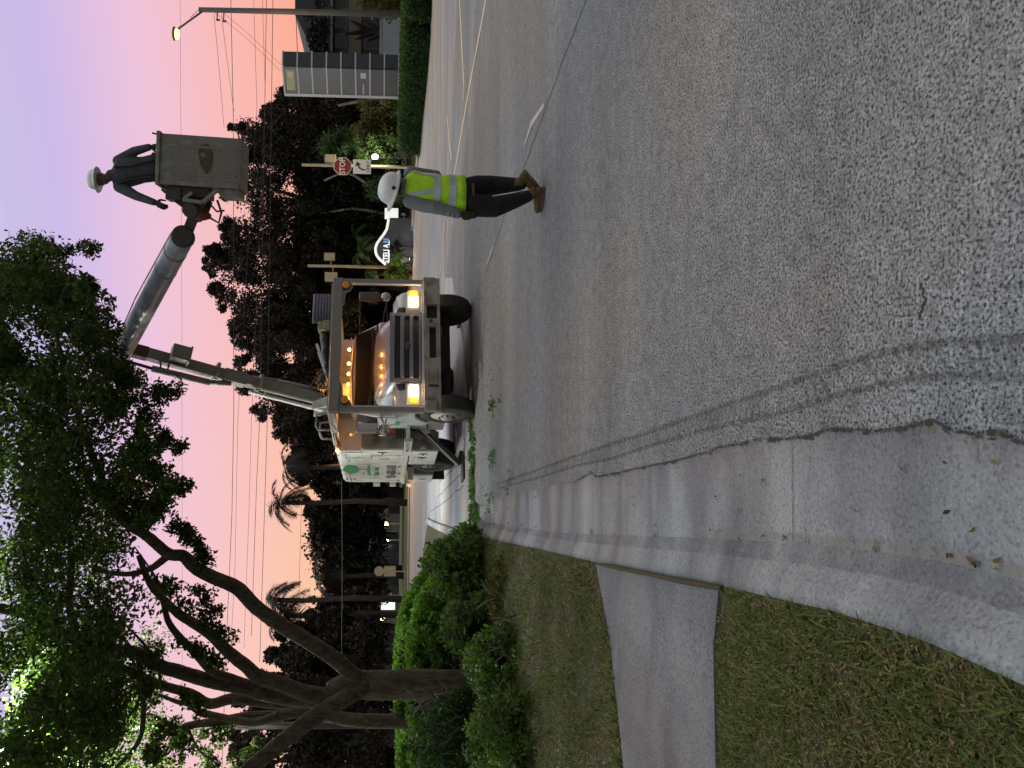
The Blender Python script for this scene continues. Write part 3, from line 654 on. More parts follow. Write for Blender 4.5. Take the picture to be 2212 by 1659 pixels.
# cab
b=MB()
pr=[(1.22,.80),(1.22,1.74),(1.30,1.80),(1.58,2.24),(1.66,2.31),(1.85,2.35),(2.10,2.34),(2.18,2.28),(2.20,1.74),(2.20,.80)]
def hw(z): return .98 if z<1.75 else .98-.17*(z-1.75)/.6
secs=[]
for t in (-1,-.93,-.5,0,.5,.93,1):
    secs.append([((hw(z))*t,y+(.10*t*t if y<1.5 else 0)*(z-1.0 if z>1 else 0)*.8,z-(.05*t*t if z>2.2 else 0)) for y,z in pr])
b.loft(secs); cabp=part(b,'cab','cab',bevel=.03,seg=3)
# windscreen following the slope
b=MB(); rows=[]
for k_ in range(5):
    f=k_/4; y0=1.315+(1.565-1.315)*f-.012; z0=1.825+(2.215-1.825)*f+.012; row=[]
    for i in range(11):
        t=(-1+2*i/10)*.94; x=hw(z0)*t; row.append((x,y0+.066*t*t*max(0,1-(z0-1.80)/.44)-.014,z0-.0*t*t))
    rows.append(row)
for r_ in rows: b.v+=r_
for i in range(4):
    for j in range(10): a=i*11+j; b.f.append((a,a+1,a+12,a+11))
wsc=part(b,'windscreen','glass',cabp,smooth=True)
b=MB(); b.tube([(-.7,1.27,1.84),(-.35,1.35,1.97),(-.1,1.38,2.02)],.008,5); b.tube([(.1,1.27,1.84),(.4,1.35,1.97),(.6,1.4,2.0)],.008,5); b.box(-.9,.9,1.24,1.28,1.78,1.82); part(b,'wiper','black',cabp)
b=MB(); b.box(-.78,.78,1.60,1.68,2.315,2.335); part(b,'light_bar','white',cabp,bevel=.008)
for x in (-.52,-.22,0,.22,.52):
    b=MB(); b.ell((x,1.64,2.365),(.038,.035,.032),10,6); part(b,'marker_light','amber_on',cabp,smooth=True)
def tlight(p,e,col,r_=.03):
    q=TM@Vector(p); l=bpy.data.lights.new('lamp_light','POINT'); l.energy=e; l.color=col; l.shadow_soft_size=r_; o=bpy.data.objects.new('lamp_light',l); o.location=q; COL.objects.link(o)
for x in (-.52,-.22,0,.22,.52): tlight((x,1.66,2.43),4.5,(1,.35,.06))
for x in (-.9,.9): tlight((x,-.02,1.13),7,(1,.62,.28))
for s in (-1,1):
    b=MB(); b.prism([(1.38,1.78),(1.60,2.18),(2.06,2.22),(2.10,1.78)],'x',s*.955,s*.985)
    # lean with the pillar
    b.v=[(p[0]-s*max(0,(p[2]-1.75))*.30,p[1],p[2]) for p in b.v]
    part(b,'side_window','glass',cabp)
    b=MB()
    b.box(min(s*.981,s*.986),max(s*.981,s*.986),1.345,1.357,.95,1.78); part(b,'door_trim','black',cabp); b=MB(); b.box(min(s*.981,s*.986),max(s*.981,s*.986),2.11,2.122,.90,2.2); part(b,'door_trim','black',cabp); b=MB(); b.box(min(s*.981,s*1.01),max(s*.981,s*1.01),1.95,2.06,1.60,1.63); part(b,'door_handle','black',cabp)
    # mirror
    b=MB(); x=s*1.33; b.tube([(s*.95,1.36,1.72),(x,.92,1.60)],.014,6); b.tube([(s*.95,1.36,2.16),(x,.92,2.14)],.014,6); b.tube([(s*1.02,1.3,1.6),(x,.9,1.65)],.012,6); mi=part(b,'mirror_arm','dark',cabp,smooth=True)
    b=MB(); b.box(x-.095,x+.095,.84,.92,1.76,2.16); part(b,'mirror','chrome' if s<0 else 'dmirror',mi,bevel=.03,seg=3)
    b=MB(); b.ell((x,.87,1.64),(.10,.05,.10),14,8); part(b,'convex_mirror','chrome',mi,smooth=True)
# wheels
def wheel(x,y,s,r_=.50,wd=.28,dual=False):
    b=MB(); c=(x,y,r_)
    b.lathe([(-s*wd,.30),(-s*wd,.44),(-s*(wd-.03),.49),(-s*.05,.5),(-s*.02,.485),(0,.44),(0,.31),(-s*.02,.29)],c,'x',36)
    w_=part(b,'wheel','rubber',smooth=False,bevel=.008)
    b=MB(); 
    if dual: b.lathe([(-s*.02,.30),(-s*.03,.27),(-s*.16,.20),(-s*.17,.10),(-s*.06,.09),(-s*.05,.0)],c,'x',28)
    else: b.lathe([(-s*.01,.30),(-s*.02,.275),(-s*.05,.24),(s*.0,.17),(s*.02,.12),(s*.06,.10),(s*.07,0)],c,'x',28)
    part(b,'rim','rim',w_,smooth=True)
    b=MB()
    for i in range(8):
        a=2*PI*i/8; yy=y+math.cos(a)*.135; zz=r_+math.sin(a)*.135; x0=x-s*.13 if dual else x+s*.015
        b.lathe([(0,.016),(s*.04,.014)],(x0,yy,zz),'x',6)
    for i in range(6):
        a=2*PI*i/6+.3; b.lathe([(0,.032),(s*.012,.03)],(x-s*.035 if not dual else x-s*.12,y+math.cos(a)*.205,r_+math.sin(a)*.205),'x',8)
    part(b,'wheel_nuts','dark',w_)
    return w_
wheel(-1.13,.74,-1); wheel(1.13,.74,1)
wheel(-1.22,4.66,-1,wd=.6,dual=True); wheel(1.22,4.66,1,wd=.6,dual=True)
# chassis and underbody
b=MB(); b.box(-.45,-.35,.2,6.1,.62,.88); b.box(.35,.45,.2,6.1,.62,.88); b.box(-.85,.85,.66,.80,.42,.56); b.box(-.9,.9,4.6,4.72,.42,.58); b.box(-.35,.35,.4,1.9,.55,.95); b.ell((0,4.66,.5),(.25,.25,.22),12,8)
b.box(-.7,.7,1.9,2.2,.66,.9); b.box(-.8,-.46,1.25,1.95,.45,.80); b.box(-.95,.95,3.0,5.9,.90,1.08); b.box(-.85,.85,.3,1.2,.9,1.0)
part(b,'chassis','under')
# cab step / tank
b=MB(); b.box(-1.0,-.6,1.5,2.2,.45,.78); part(b,'fuel_tank','dirty',bevel=.04); b=MB(); b.box(.6,1.0,1.5,2.2,.45,.78); part(b,'fuel_tank','dirty',bevel=.04)
# chip body
b=MB()
bw=1.27
prof=[(-bw,1.17),(-bw,2.50),(-bw+.02,2.60),(-bw+.07,2.67),(-bw+.16,2.70),(0,2.76),(bw-.16,2.70),(bw-.04,2.63),(bw+.03,2.5),(bw+.03,1.17)]
b.prism(prof,'y',3.08,6.22); body=part(b,'box_body','white',bevel=.02,seg=3)
b=MB(); b.box(-1.24,1.3,3.0,3.076,1.2,2.66); part(b,'front_wall','white',body)
b=MB(); 
for z in (2.47,): b.box(-1.275,-1.271,3.1,6.2,z,z+.006)
b.box(-1.275,-1.271,4.66,4.666,2.05,2.6); 
for i in range(6): b.box(-1.272,-1.262,3.3+.5*i,3.33+.5*i,2.62,2.66)
part(b,'body_seam','greyv',body)
b=MB(); b.box(-1.27,1.2,2.62,3.0,1.20,2.12); cbn=part(b,'cabinet','dirty',bevel=.01)
b=MB(); b.box(-1.30,-1.27,2.65,3.10,1.25,2.09); cd_=part(b,'cabinet_door','white',cbn,bevel=.008)
b=MB(); b.box(-1.312,-1.30,2.84,2.87,1.58,1.78); b.ell((-1.315,2.93,1.68),(.02,.05,.02),8,6); part(b,'latch','black',cd_)
b=MB(); b.box(-1.30,-1.272,3.16,3.9,1.22,1.90); d2=part(b,'cabinet_door','white',body,bevel=.006)
b=MB(); b.box(-1.306,-1.30,3.45,3.48,1.55,1.75); part(b,'latch','black',d2)
b=MB(); b.box(-1.276,-1.272,3.13,3.16,1.2,1.95); b.box(-1.276,-1.272,3.13,3.5,1.905,1.925); part(b,'door_gap','black',body)
b=MB(); b.box(-1.31,-1.0,2.0,6.22,1.13,1.20); b.box(-1.0,1.25,1.95,2.05,1.13,1.20); b.box(-1.31,-1.24,1.9,3.1,1.08,1.24); part(b,'side_rail','white',bevel=.006)
for y in (2.68,3.43,4.35,5.1,5.95):
    b=MB(); b.box(-1.318,-1.311,y-.045,y+.045,1.14,1.19) if y<3 else b.box(-1.281,-1.272,y-.05,y+.05,1.26,1.33); part(b,'reflector','red')
b=MB(); b.box(-.98,.3,2.5,2.56,1.35,2.05); part(b,'amber_glow_panel','orange')  # amber light on the wall behind the cab, put in as orange colour
b=MB()
for i in range(5): b.box(-1.1+.0*i,-.8,2.45,2.5,1.24+.035*i,1.26+.035*i)
part(b,'louvre','black')
b=MB(); b.bar((-.9,2.0,1.20),(-.9,2.0,1.62),.04); b.bar((-.9,2.0,1.62),(-1.15,2.0,1.62),.04); b.bar((-1.15,2.0,1.62),(-1.15,2.0,1.75),.04); part(b,'hand_rail','white')
# lower tool boxes
b=MB(); b.box(-1.26,-.85,2.78,4.06,.50,1.12); lb=part(b,'tool_box','dirty',bevel=.01)
b=MB(); b.box(-1.29,-1.26,2.80,4.04,.52,1.10); ld=part(b,'tool_box_door','white',lb,bevel=.008)
for y in (3.0,3.35):
    b=MB(); b.box(-1.305,-1.29,y-.012,y+.012,.73,.91); b.ell((-1.30,y+.06,.82),(.02,.035,.02),8,6); part(b,'latch','black',ld)
b=MB(); b.box(-1.24,-1.19,2.74,2.78,.78,.88); part(b,'hinge','cab',lb)
b=MB(); b.box(-1.26,-.85,5.28,6.10,.45,.93); lb=part(b,'tool_box','dirty',bevel=.01)
b=MB(); b.box(-1.285,-1.26,5.30,6.08,.47,.91); ld=part(b,'tool_box_door','white',lb,bevel=.008)
b=MB(); b.box(-1.297,-1.285,5.68,5.70,.62,.78); part(b,'latch','black',ld)
b=MB(); b.box(.85,1.26,2.78,4.06,.50,1.12); b.box(.85,1.26,5.28,6.1,.45,.93); part(b,'tool_box','dirty',bevel=.01)
b=MB(); b.box(-1.2,-.75,6.14,6.16,.12,.55); part(b,'mudflap','black'); b=MB(); b.box(.75,1.2,6.14,6.16,.12,.55); part(b,'mudflap','black')
b=MB(); b.bar((-1.3,6.1,1.05),(-1.3,6.5,1.05),.05); b.box(-1.2,1.2,6.22,6.30,.85,1.05); part(b,'rear_beam','white')
b=MB(); b.ell((-1.33,6.32,1.0),(.04,.04,.04),10,6); part(b,'tail_lamp','red_on',smooth=True)
b=MB(); b.box(-1.36,-1.27,6.18,6.32,1.75,1.92); b.box(-1.36,-1.27,6.18,6.32,1.35,1.5); part(b,'tailgate_latch','white',body,bevel=.01)
b=MB(); b.lathe([(-.03,.05),(.02,.075)],(-1.12,3.0,2.62),'y',18); part(b,'round_lamp','amber',body)
b=MB(); b.ell((-1.225,3.03,2.63),(.045,.04,.045),10,8); part(b,'corner_lamp','amber_on',body,smooth=True)
# logo and lettering on the body side
xs=-1.2735
def sidepoly(pts,name,mt,par=body,x=xs): 
    b=MB(); b.prism(pts,'x',x-.003,x); return part(b,name,mt,par)
cr=[]
for i in range(40):
    a=2*PI*i/40; rz=.20*(1+.10*math.sin(5*a+1)+.05*math.sin(11*a)); ry=.47*(1+.06*math.sin(7*a)); cr.append((4.68+ry*math.cos(a),2.40+rz*math.sin(a)*(1.0 if math.sin(a)>0 else .8)))
lg=sidepoly(cr,'tree_emblem','green')
sidepoly([(4.62,2.24),(4.74,2.24),(4.69,2.15),(4.70,2.04),(4.64,2.04),(4.65,2.15)],'emblem_trunk','green',lg,xs-.001)
sidepoly([(4.15,1.97)]+[(4.80-.65*math.cos(PI*i/12),1.97+.075*math.sin(PI*i/12)) for i in range(1,12)]+[(5.45,1.97)],'emblem_ground','green',lg,xs-.001)
RS=Matrix(((0,0,-1,0),(-1,0,0,0),(0,1,0,0),(0,0,0,1)))  # text plane on the left side: x text -> -y, y text -> z, normal -> -x
def sidetext(body_,y,z,size,mt,name='lettering',xsc=1.,par=None,x=None,bold=0):
    return text_mesh(name,body_,size,M[mt],Matrix.Translation(((x or xs)-.003,y,z))@RS,par or body,.002,'CENTER',xsc,bold)
sidetext('Live Tree',4.9,1.83,.19,'green',xsc=1.2,bold=.006)
sidetext('954-688-5102',4.92,1.47,.32,'greyv',xsc=.80,bold=.004)
sidetext('SERVICE',5.15,2.13,.07,'lgreen',xsc=1.1)
for y,z in ((5.85,2.57),(5.86,2.47),(5.84,2.37)): 
    sidepoly([(y-.13,z-.02),(y+.13,z-.02),(y+.13,z+.02),(y-.13,z+.02)],'small_lettering','greyv')
for y0,z0,w0,h0,mt in ((3.50,2.43,.11,.13,'yellowv'),(3.50,2.10,.11,.13,'yellowv'),(3.50,2.26,.05,.16,'greyv'),(3.80,2.42,.17,.035,'greyv')):
    sidepoly([(y0-w0/2,z0-h0/2),(y0+w0/2,z0-h0/2),(y0+w0/2,z0+h0/2),(y0-w0/2,z0+h0/2)],'sticker',mt)
# door emblem
xd=-1.136
cr=[(1.02+.15*math.cos(2*PI*i/24)*(1+.07*math.sin(5*i)),1.36+.05*math.sin(2*PI*i/24)) for i in range(24)]
b=MB(); b.prism([(y+.72,z+.03) for y,z in cr],'x',-.989,-.985); part(b,'door_emblem','green',cabp)
b=MB(); b.prism([(1.58,1.33),(1.90,1.33),(1.90,1.27),(1.58,1.27)],'x',-.989,-.985); part(b,'door_lettering','lgreen',cabp)
# outriggers
b=MB(); b.bar((-.85,2.45,.98),(-1.62,2.55,.08),.10,.12); og=part(b,'outrigger','dark')
b=MB(); b.bar((-.80,2.38,1.02),(-1.70,2.48,.10),.03,.03); b.bar((-1.0,2.40,.78),(-.3,2.40,.74),.14,.14); part(b,'outrigger_edge','white',og)
b=MB(); b.box(-1.95,-1.45,2.35,2.8,.012,.05); b.bar((-1.35,2.6,.05),(-1.60,2.55,.12),.12,.08); part(b,'foot_pad','dark',og)
b=MB(); b.bar((.85,2.45,.98),(1.72,2.55,.10),.10,.12); og=part(b,'outrigger','dark'); b=MB(); b.box(1.5,2.0,2.35,2.75,.012,.07); b.bar((1.55,2.5,.3),(1.8,2.55,.07),.10,.10); part(b,'foot_pad','orange',og)
# pedestal and boom
def bl(v,y,D): return tl(at(v,y,D))
b=MB(); b.lathe([(1.0,.42),(1.2,.42),(1.22,.30),(2.6,.28),(2.62,.36),(2.72,.36)],(-.25,2.35,0),'z',24); part(b,'pedestal','white',smooth=False,bevel=.02)
B0=bl(690,862,14.9); B1=bl(520,820,14.25); B2=bl(262,750,13.4)
tb=MB(); 
tb.prism([(B0.x-.22,2.70),(B0.x+.02,2.70),(B0.x-.14,3.10),(B0.x-.30,3.12)],'y',2.05,2.12); tb.prism([(B0.x-.22,2.70),(B0.x+.02,2.70),(B0.x-.14,3.10),(B0.x-.30,3.12)],'y',2.55,2.62)
tb.box(B0.x-.32,B0.x+.34,2.0,2.7,2.66,2.72); tur=part(tb,'turret','white',bevel=.012)
b=MB(); b.ell((B0.x+.42,2.1,2.80),(.13,.12,.10),10,7); b.ell((B0.x+.35,2.0,2.92),(.12,.10,.07),10,7); b.tube([(B0.x+.2,2.0,2.7),(B0.x+.5,1.95,2.95),(B0.x+.15,2.0,3.15)],.02,6); b.box(B0.x+.15,B0.x+.5,2.0,2.3,2.66,2.76); part(b,'hoses','dark',tur,smooth=True)
lowv=(B2-B0).normalized()
b=MB(); b.bar(B0,B1+lowv*.2,.19,.26,(0,1,0)); lowb=part(b,'lower_boom','boom',bevel=.015)
b=MB(); b.bar(B1,B2-lowv*.45,.20,.24,(0,1,0)); b.bar(B1-lowv*.1,B1+lowv*.35,.24,.29,(0,1,0)); part(b,'boom_section','boom',lowb,bevel=.01)
b=MB(); b.bar(B2-lowv*.47,B2+lowv*.15,.22,.26,(0,1,0)); part(b,'boom_head','rust',lowb,bevel=.02)
side=lowv.cross(Vector((0,1,0))).normalized()
if side.x>0: side=-side
b=MB(); c0=B0+side*.22+lowv*.0; b.bar(c0-lowv*.1,c0+lowv*1.45,.05,.13,(0,1,0)); part(b,'boom_side_plate','white',lowb,bevel=.006)
b=MB(); b.tube([B0-side*.17+lowv*.1,B0-side*.13+lowv*.95],.055,12); b.tube([B0-side*.17+lowv*.9,B0-side*.08+lowv*1.5],.03,10); part(b,'lift_cylinder','boom',lowb,smooth=True)
b=MB(); L_=(B2-B0).length
g0=bl(499,828,14.1); g1=bl(453,826,13.95); g2=bl(328,796,13.5); g3=bl(277,781,13.35)
b.tube([g0,g1],.05,12); b.tube([g1,g2],.062,12); cyl=part(b,'elbow_cylinder','boom',lowb,smooth=True)
b=MB(); b.tube([g2,g3,B2+side*.12],.03,10); part(b,'piston_rod','dark',cyl,smooth=True)
b=MB(); b.tube([bl(345,768,13.6),bl(348,800,13.55),bl(362,800,13.6),bl(368,772,13.65)],.018,6); part(b,'hose_guard','dark',lowb)
vb=bl(390,765,13.55); b=MB(); b.bar(vb-lowv*.15,vb+lowv*.17,.27,.30,(0,1,0)); b.bar(vb-lowv*.18,vb-lowv*.14,.32,.33,(0,1,0)); part(b,'valve_cover','boom',lowb,bevel=.015)
# clip band
for f in (.33,.55): 
    pc=B0.lerp(B2,f); b=MB(); b.bar(pc-lowv*.03,pc+lowv*.03,.30,.34,(0,1,0)); part(b,'clamp_band','dirty',lowb)
# upper boom
E0=bl(258,770,13.1); E1=bl(396,512,9.9)
ud=(E1-E0).normalized()
b=MB(); b.tube([E0-ud*.1,E0+ud*.02,E0+ud*.5,E1-ud*.25,E1-ud*.02],[.13,.165,.17,.152,.15],28); ub=part(b,'upper_boom','fibre',smooth=True)
b=MB(); b.tube([E0-ud*.16,E0+ud*.12],.178,24); part(b,'elbow_knuckle','boom',ub,smooth=True)
b=MB(); cdir=(TI.to_3x3()@Vector((-.12,-1,-.2))).normalized(); tipc=E1+cdir*.02
b.tube([tipc-cdir*.14,tipc+cdir*.10],.15,28); part(b,'tip_sheave','black',ub,smooth=False,bevel=.012)
b=MB(); b.tube([tipc+cdir*.10,tipc+cdir*.115],[.135,.13],24); part(b,'sheave_cover','dark',ub)
b=MB(); q=E1-ud*.42; b.tube([q,q+ud*.05],.158,24); b.tube([q-ud*.5,q-ud*.46],.160,24); part(b,'boom_band','dirty',ub,smooth=True)
b=MB(); perp=ud.cross(cdir).normalized()
if (TM.to_3x3()@perp).z<0: perp=-perp
b.tube([E0+perp*.16,E0.lerp(E1,.5)+perp*.20,E1+perp*.165-ud*.1,E1+perp*.12+ud*.1],.012,6); part(b,'hose','white',ub,smooth=True)
# ---- bucket (world layout, parented to the truck)
BC=Vector(at(430,347,9.35))   # centre of the front face
BR=Matrix.Translation(BC)@Matrix.Rotation(R(2.5),4,'Y')@Matrix.Rotation(R(-4),4,'Z')
def bk(mbx,name,mt,par,**k):
    T_=TI@BR; mbx.v=[tuple(T_@Vector(p)) for p in mbx.v]; return part(mbx,name,mt,par,**k)
hwx=.315; hz=.515; dp=.48
b=MB(); th=.025
b.box(-hwx,hwx,0,th,-hz,hz); b.box(-hwx,hwx,dp-th,dp,-hz,hz); b.box(-hwx,-hwx+th,th,dp-th,-hz,hz); b.box(hwx-th,hwx,th,dp-th,-hz,hz); b.box(-hwx,hwx,0,dp,-hz-.02,-hz+.03)
bkt=bk(b,'bucket','bucket',truck,bevel=.012)
b=MB(); b.box(-hwx-.025,hwx+.025,-.025,.02,hz-.02,hz+.03); b.box(-hwx-.025,hwx+.025,dp-.02,dp+.025,hz-.02,hz+.03); b.box(-hwx-.025,-hwx+.02,.02,dp-.02,hz-.02,hz+.03); b.box(hwx-.02,hwx+.025,.02,dp-.02,hz-.02,hz+.03)
b.box(-hwx-.012,-hwx+.05,-.012,.03,-hz,hz-.02); bk(b,'bucket_rim','bucket',bkt,bevel=.01)
b=MB(); pol=[(.20,.03),(.22,-.08),(.10,-.14),(-.08,-.13),(-.19,-.06),(-.13,-.03),(-.05,.02),(.10,.06)]; b.prism([(x,z-.04) for x,z in pol],'y',-.004,-.001); bk(b,'rust_patch','bstain2',bkt)
b=MB(); b.box(-hwx+.06,hwx-.01,-.0025,-.0005,-hz+.02,hz-.03); bk(b,'scuffed_paint','scuff',bkt)
b=MB(); b.box(hwx-.16,hwx-.13,-.008,-.003,-hz+.05,hz-.1); b.box(-hwx+.12,-hwx+.15,-.008,-.003,-hz+.05,hz-.1); bk(b,'moulded_rib','bucket',bkt,bevel=.004)
b=MB(); b.box(-hwx-.10,-hwx,.05,dp-.05,-hz,-.25); bk(b,'bucket_foot','bucket',bkt,bevel=.02)
b=MB(); b.box(-hwx-.13,-hwx-.003,.1,dp-.1,-.12,.34); b.prism([(-.36,.42),(-.52,.34),(-.66,.12),(-.62,-.02),(-.45,-.08),(-.36,.02)],'y',.15,.2); b.prism([(-.36,.42),(-.52,.34),(-.66,.12),(-.62,-.02),(-.45,-.08),(-.36,.02)],'y',.42,.47); bk(b,'bucket_bracket','dark',bkt,bevel=.008)
b=MB(); b.bar((-.50,.05,.20),(-.52,.05,-.05),.08,.04); b.bar((-.52,.05,-.05),(-.36,.05,-.22),.07,.04); b.bar((-.50,.05,.20),(-.40,.05,.08),.06,.04); bk(b,'control_bracket','boom',bkt,bevel=.006)
b=MB(); b.ell((-.60,.25,.10),(.10,.14,.17),12,8); b.ell((-.66,.22,.02),(.07,.1,.15),12,8); b.tube([(-.55,.2,-.05),(-.68,.22,-.10),(-.74,.25,-.22),(-.60,.25,-.25),(-.45,.2,-.2)],.018,6); b.tube([(-.50,.2,-.10),(-.60,.2,-.20),(-.58,.2,-.30)],.014,6); bk(b,'hose_bundle','rust',bkt,smooth=True)
b=MB(); tpw=TM@tipc; lt=BR.inverted()@tpw; b.bar((-.6,.3,.10),(lt.x,lt.y+.1,lt.z),.16,.14); b.lathe([(.0,.10),(.4,.10)],(-.62,.1,.12),'y',16); bk(b,'boom_tip_link','dark',bkt,bevel=.01)
b=MB(); b.tube([(-.38,.15,.30),(-.40,.15,.47),(-.36,.2,.52)],.02,6); b.box(-.50,-.33,.08,.30,.24,.44); bk(b,'control_levers','dark',bkt,bevel=.01)
b=MB(); b.tube([(.30,.05,.5),(.32,.05,.62)],.012,6); bk(b,'tool_hook','dark',bkt)
# ================================================================ PEOPLE
def limb(mbx,pts,rads,n=14):
    P=[Vector(p) for p in pts]; out=[];rr_=[]
    for i in range(len(P)-1):
        for k_ in range(4): 
            f=k_/4; out.append(P[i].lerp(P[i+1],f)); rr_.append(rads[i]+(rads[i+1]-rads[i])*f)
    out.append(P[-1]); rr_.append(rads[-1]); mbx.tube(out,rr_,n)
    for p,r_ in ((P[0],rads[0]),(P[-1],rads[-1])): mbx.ell(p,(r_,r_,r_),12,8)
    for p,r_ in zip(P[1:-1],rads[1:-1]): mbx.ell(p,(r_,r_,r_),12,8)
def hand(mbx,wrist,d,pn,s=1.,curl=.5,side=1):
    d=Vector(d).normalized(); pn=Vector(pn).normalized(); pn=(pn-d*pn.dot(d)).normalized(); q=d.cross(pn)*side
    w_=Vector(wrist); palm=w_+d*.05*s
    Mx=Matrix((q,d,pn)).transposed().to_4x4()
    mbx.ell(palm,(.042*s,.055*s,.017*s),12,8,Mx); mbx.ell(w_,(.03*s,.03*s,.022*s),10,6,Mx)
    for i,(off,L,r_) in enumerate(((-.030,.070,.0085),(-.010,.080,.009),(.010,.075,.0088),(.029,.058,.0078))):
        p=w_+d*.092*s+q*off*s; pts=[p-d*.02*s,p]; dd=d.copy(); 
        for k_,fr in enumerate((.45,.32,.25)):
            a=curl*(.5+.35*k_)*(1+.1*i); dd=(dd*math.cos(a)+pn*math.sin(a)).normalized(); pts.append(pts[-1]+dd*L*fr*s)
        mbx.tube(pts,[r_*s*1.1,r_*s*1.1,r_*s,r_*s*.95,r_*s*.8],8); mbx.ell(pts[-1],(r_*s*.8,)*3,8,5)
    p=w_+d*.03*s-q*.036*s; dd=(d*.7-q*.6+pn*.35).normalized(); pts=[p,p+dd*.035*s]; dd=(d*.9-q*.2+pn*.5).normalized(); pts+= [pts[-1]+dd*.03*s,pts[-1]+dd*.055*s]
    mbx.tube(pts,[.013*s,.012*s,.0105*s,.009*s],8); mbx.ell(pts[-1],(.009*s,)*3,8,5)
def headgeo(mbx,c,f,up=(0,0,1),s=1.):
    # head with face, ears: c = centre, f = facing
    f=Vector(f).normalized(); u=Vector(up).normalized(); f=(f-u*f.dot(u)).normalized(); l=u.cross(f)
    Mx=Matrix((l,f,u)).transposed().to_4x4(); c=Vector(c)
    def P(a,b_,c_): return c+l*a*s+f*b_*s+u*c_*s
    mbx.ell(P(0,-.008,.02),(.075*s,.094*s,.10*s),18,12,Mx); mbx.ell(P(0,.022,-.055),(.055*s,.062*s,.062*s),14,10,Mx)
    mbx.ell(P(0,.088,-.012),(.012*s,.020*s,.022*s),8,6,Mx); mbx.ell(P(0,.075,.018),(.05*s,.02*s,.012*s),10,6,Mx)
    mbx.ell(P(0,.076,-.052),(.024*s,.012*s,.006*s),8,6,Mx); mbx.ell(P(0,.076,-.066),(.021*s,.012*s,.007*s),8,6,Mx); mbx.ell(P(0,.066,-.095),(.02*s,.018*s,.014*s),8,6,Mx)
    for q in (-1,1):
        mbx.ell(P(q*.077,-.005,-.01),(.008*s,.018*s,.03*s),8,6,Mx); mbx.ell(P(q*.045,.045,-.02),(.02*s,.03*s,.025*s),8,6,Mx)
    return P,Mx
def hardhat(c,f,u,parent,s=1.,clips=True):
    f=Vector(f).normalized(); u=Vector(u).normalized(); f=(f-u*f.dot(u)).normalized(); l=u.cross(f); c=Vector(c)
    def P(a,b_,c_): return c+l*a*s+f*b_*s+u*c_*s
    b=MB(); secs=[]; n=32
    for (z,r1,r2) in ((-.012,.142,.165),(-.004,.150,.176),(.006,.134,.156),(.03,.126,.148),(.07,.116,.137),(.10,.096,.116),(.125,.066,.082),(.137,.03,.036),(.139,.004,.004)):
        row=[]
        for j in range(n):
            a=2*PI*j/n; x=math.cos(a)*r1; y=math.sin(a)*r2
            if z<.0 and y>0: y+= .035*max(0,math.sin(a))**2
            rid=.006*math.exp(-(x/.02)**2) if z>.02 else 0
            row.append(P(x,y,z+rid))
        secs.append(row)
    b.loft(secs); o=b.build('hard_hat',M['hat'],parent,smooth=True)
    if clips:
        b=MB()
        for q in (-1,1): 
            for yy in (-.02,): b.bar(P(q*.127,yy-.014,.036),P(q*.131,yy+.014,.036),.018*s,.026*s,up=u)
        b.bar(P(-.012,-.150,.035),P(.012,-.150,.035),.014*s,.014*s,up=u)
        b.build('hat_slot',M['black'],o)
    return o
# --- worker standing on the asphalt
f=Vector((-.35,.94,0)).normalized(); bk_=-f; lf=Vector((-f.y,f.x,0))   # left-hand direction
wk=empty('person',gp(1168,412),label='worker in lime safety vest, white hard hat and brown boots walking on the asphalt',cat='person')
WI=Matrix.Translation(-Vector(wk.location))
def wpart(mbx,name,mt,par=None,**k):
    mbx.v=[tuple(WI@Vector(p)) for p in mbx.v]; return mbx.build(name,M[mt],par or wk,**k)
A_=lambda v,y,D: Vector(at(v,y,D))
C0=A_(878,404,7.42); C1=A_(1004,421,7.40)
lsh=C0+lf*.165+Vector((0,0,-.045)); rsh=C0-lf*.165+Vector((0,0,-.045))
lel=A_(940,449,7.30); lwr=A_(992,462,7.30); rel=rsh+Vector((.02,.12,-.27)); rwr=rel+Vector((-.12,.17,.02))
pel=C1+Vector((0,0,.03)); lh=pel+lf*.09; rh=pel-lf*.09
lkn=A_(1068,447,7.36); lan=A_(1143,424,7.34); rkn=A_(1062,401,7.50); ran=A_(1130,398,7.42)
hc=A_(850,406,7.40)
b=MB()
headf=Vector((-.75,.62,.0)); P,_m=headgeo(b,hc,headf,up=(.05,-.08,1))
limb(b,[hc+Vector((0,0,-.05)),C0+Vector((0,0,.01))],[.055,.058])
def sect(c,a,b2,n=24,l=lf,ff=f): return [c+l*math.cos(2*PI*j/n)*a+ff*math.sin(2*PI*j/n)*b2 for j in range(n)]
def torso(mbx,sc=1.,smax=9):
    secs=[]
    for s_,a,b2 in ((-.02,.06,.055),(.03,.12,.075),(.10,.165,.10),(.25,.17,.115),(.5,.155,.11),(.75,.15,.11),(1.,.165,.12),(1.15,.16,.115)):
        
        if s_<=smax: secs.append(sect(C0.lerp(C1,s_),a*sc,b2*sc))
    mbx.loft(secs)
torso(b)
for s0,el,wr in ((lsh,lel,lwr),(rsh,rel,rwr)): limb(b,[s0,el,wr],[.05,.038,.026])
for h,kn,an in ((lh,lkn,lan),(rh,rkn,ran)): limb(b,[h,kn,an],[.075,.05,.035])
hand(b,lwr,(-.10,-.02,-1),(.6,.5,0),1.,.35,1); hand(b,rwr,(-.6,.7,.1),(0,0,-1),1.,.4,-1)
body_=wpart(b,'body','skin',remesh=.0075,smo=2)
b=MB(); l2=Vector((0,0,1)).cross(headf.normalized()); 
b.ell(hc+Vector((.012,-.02,-.005)),(.082,.095,.085),16,10); wpart(b,'hair','hair',body_,remesh=.01)
hardhat(hc+Vector((-.015,-.02,-.002)),(-.80,.30,.25),(.18,-.30,1),None,1.12).name='hard_hat'
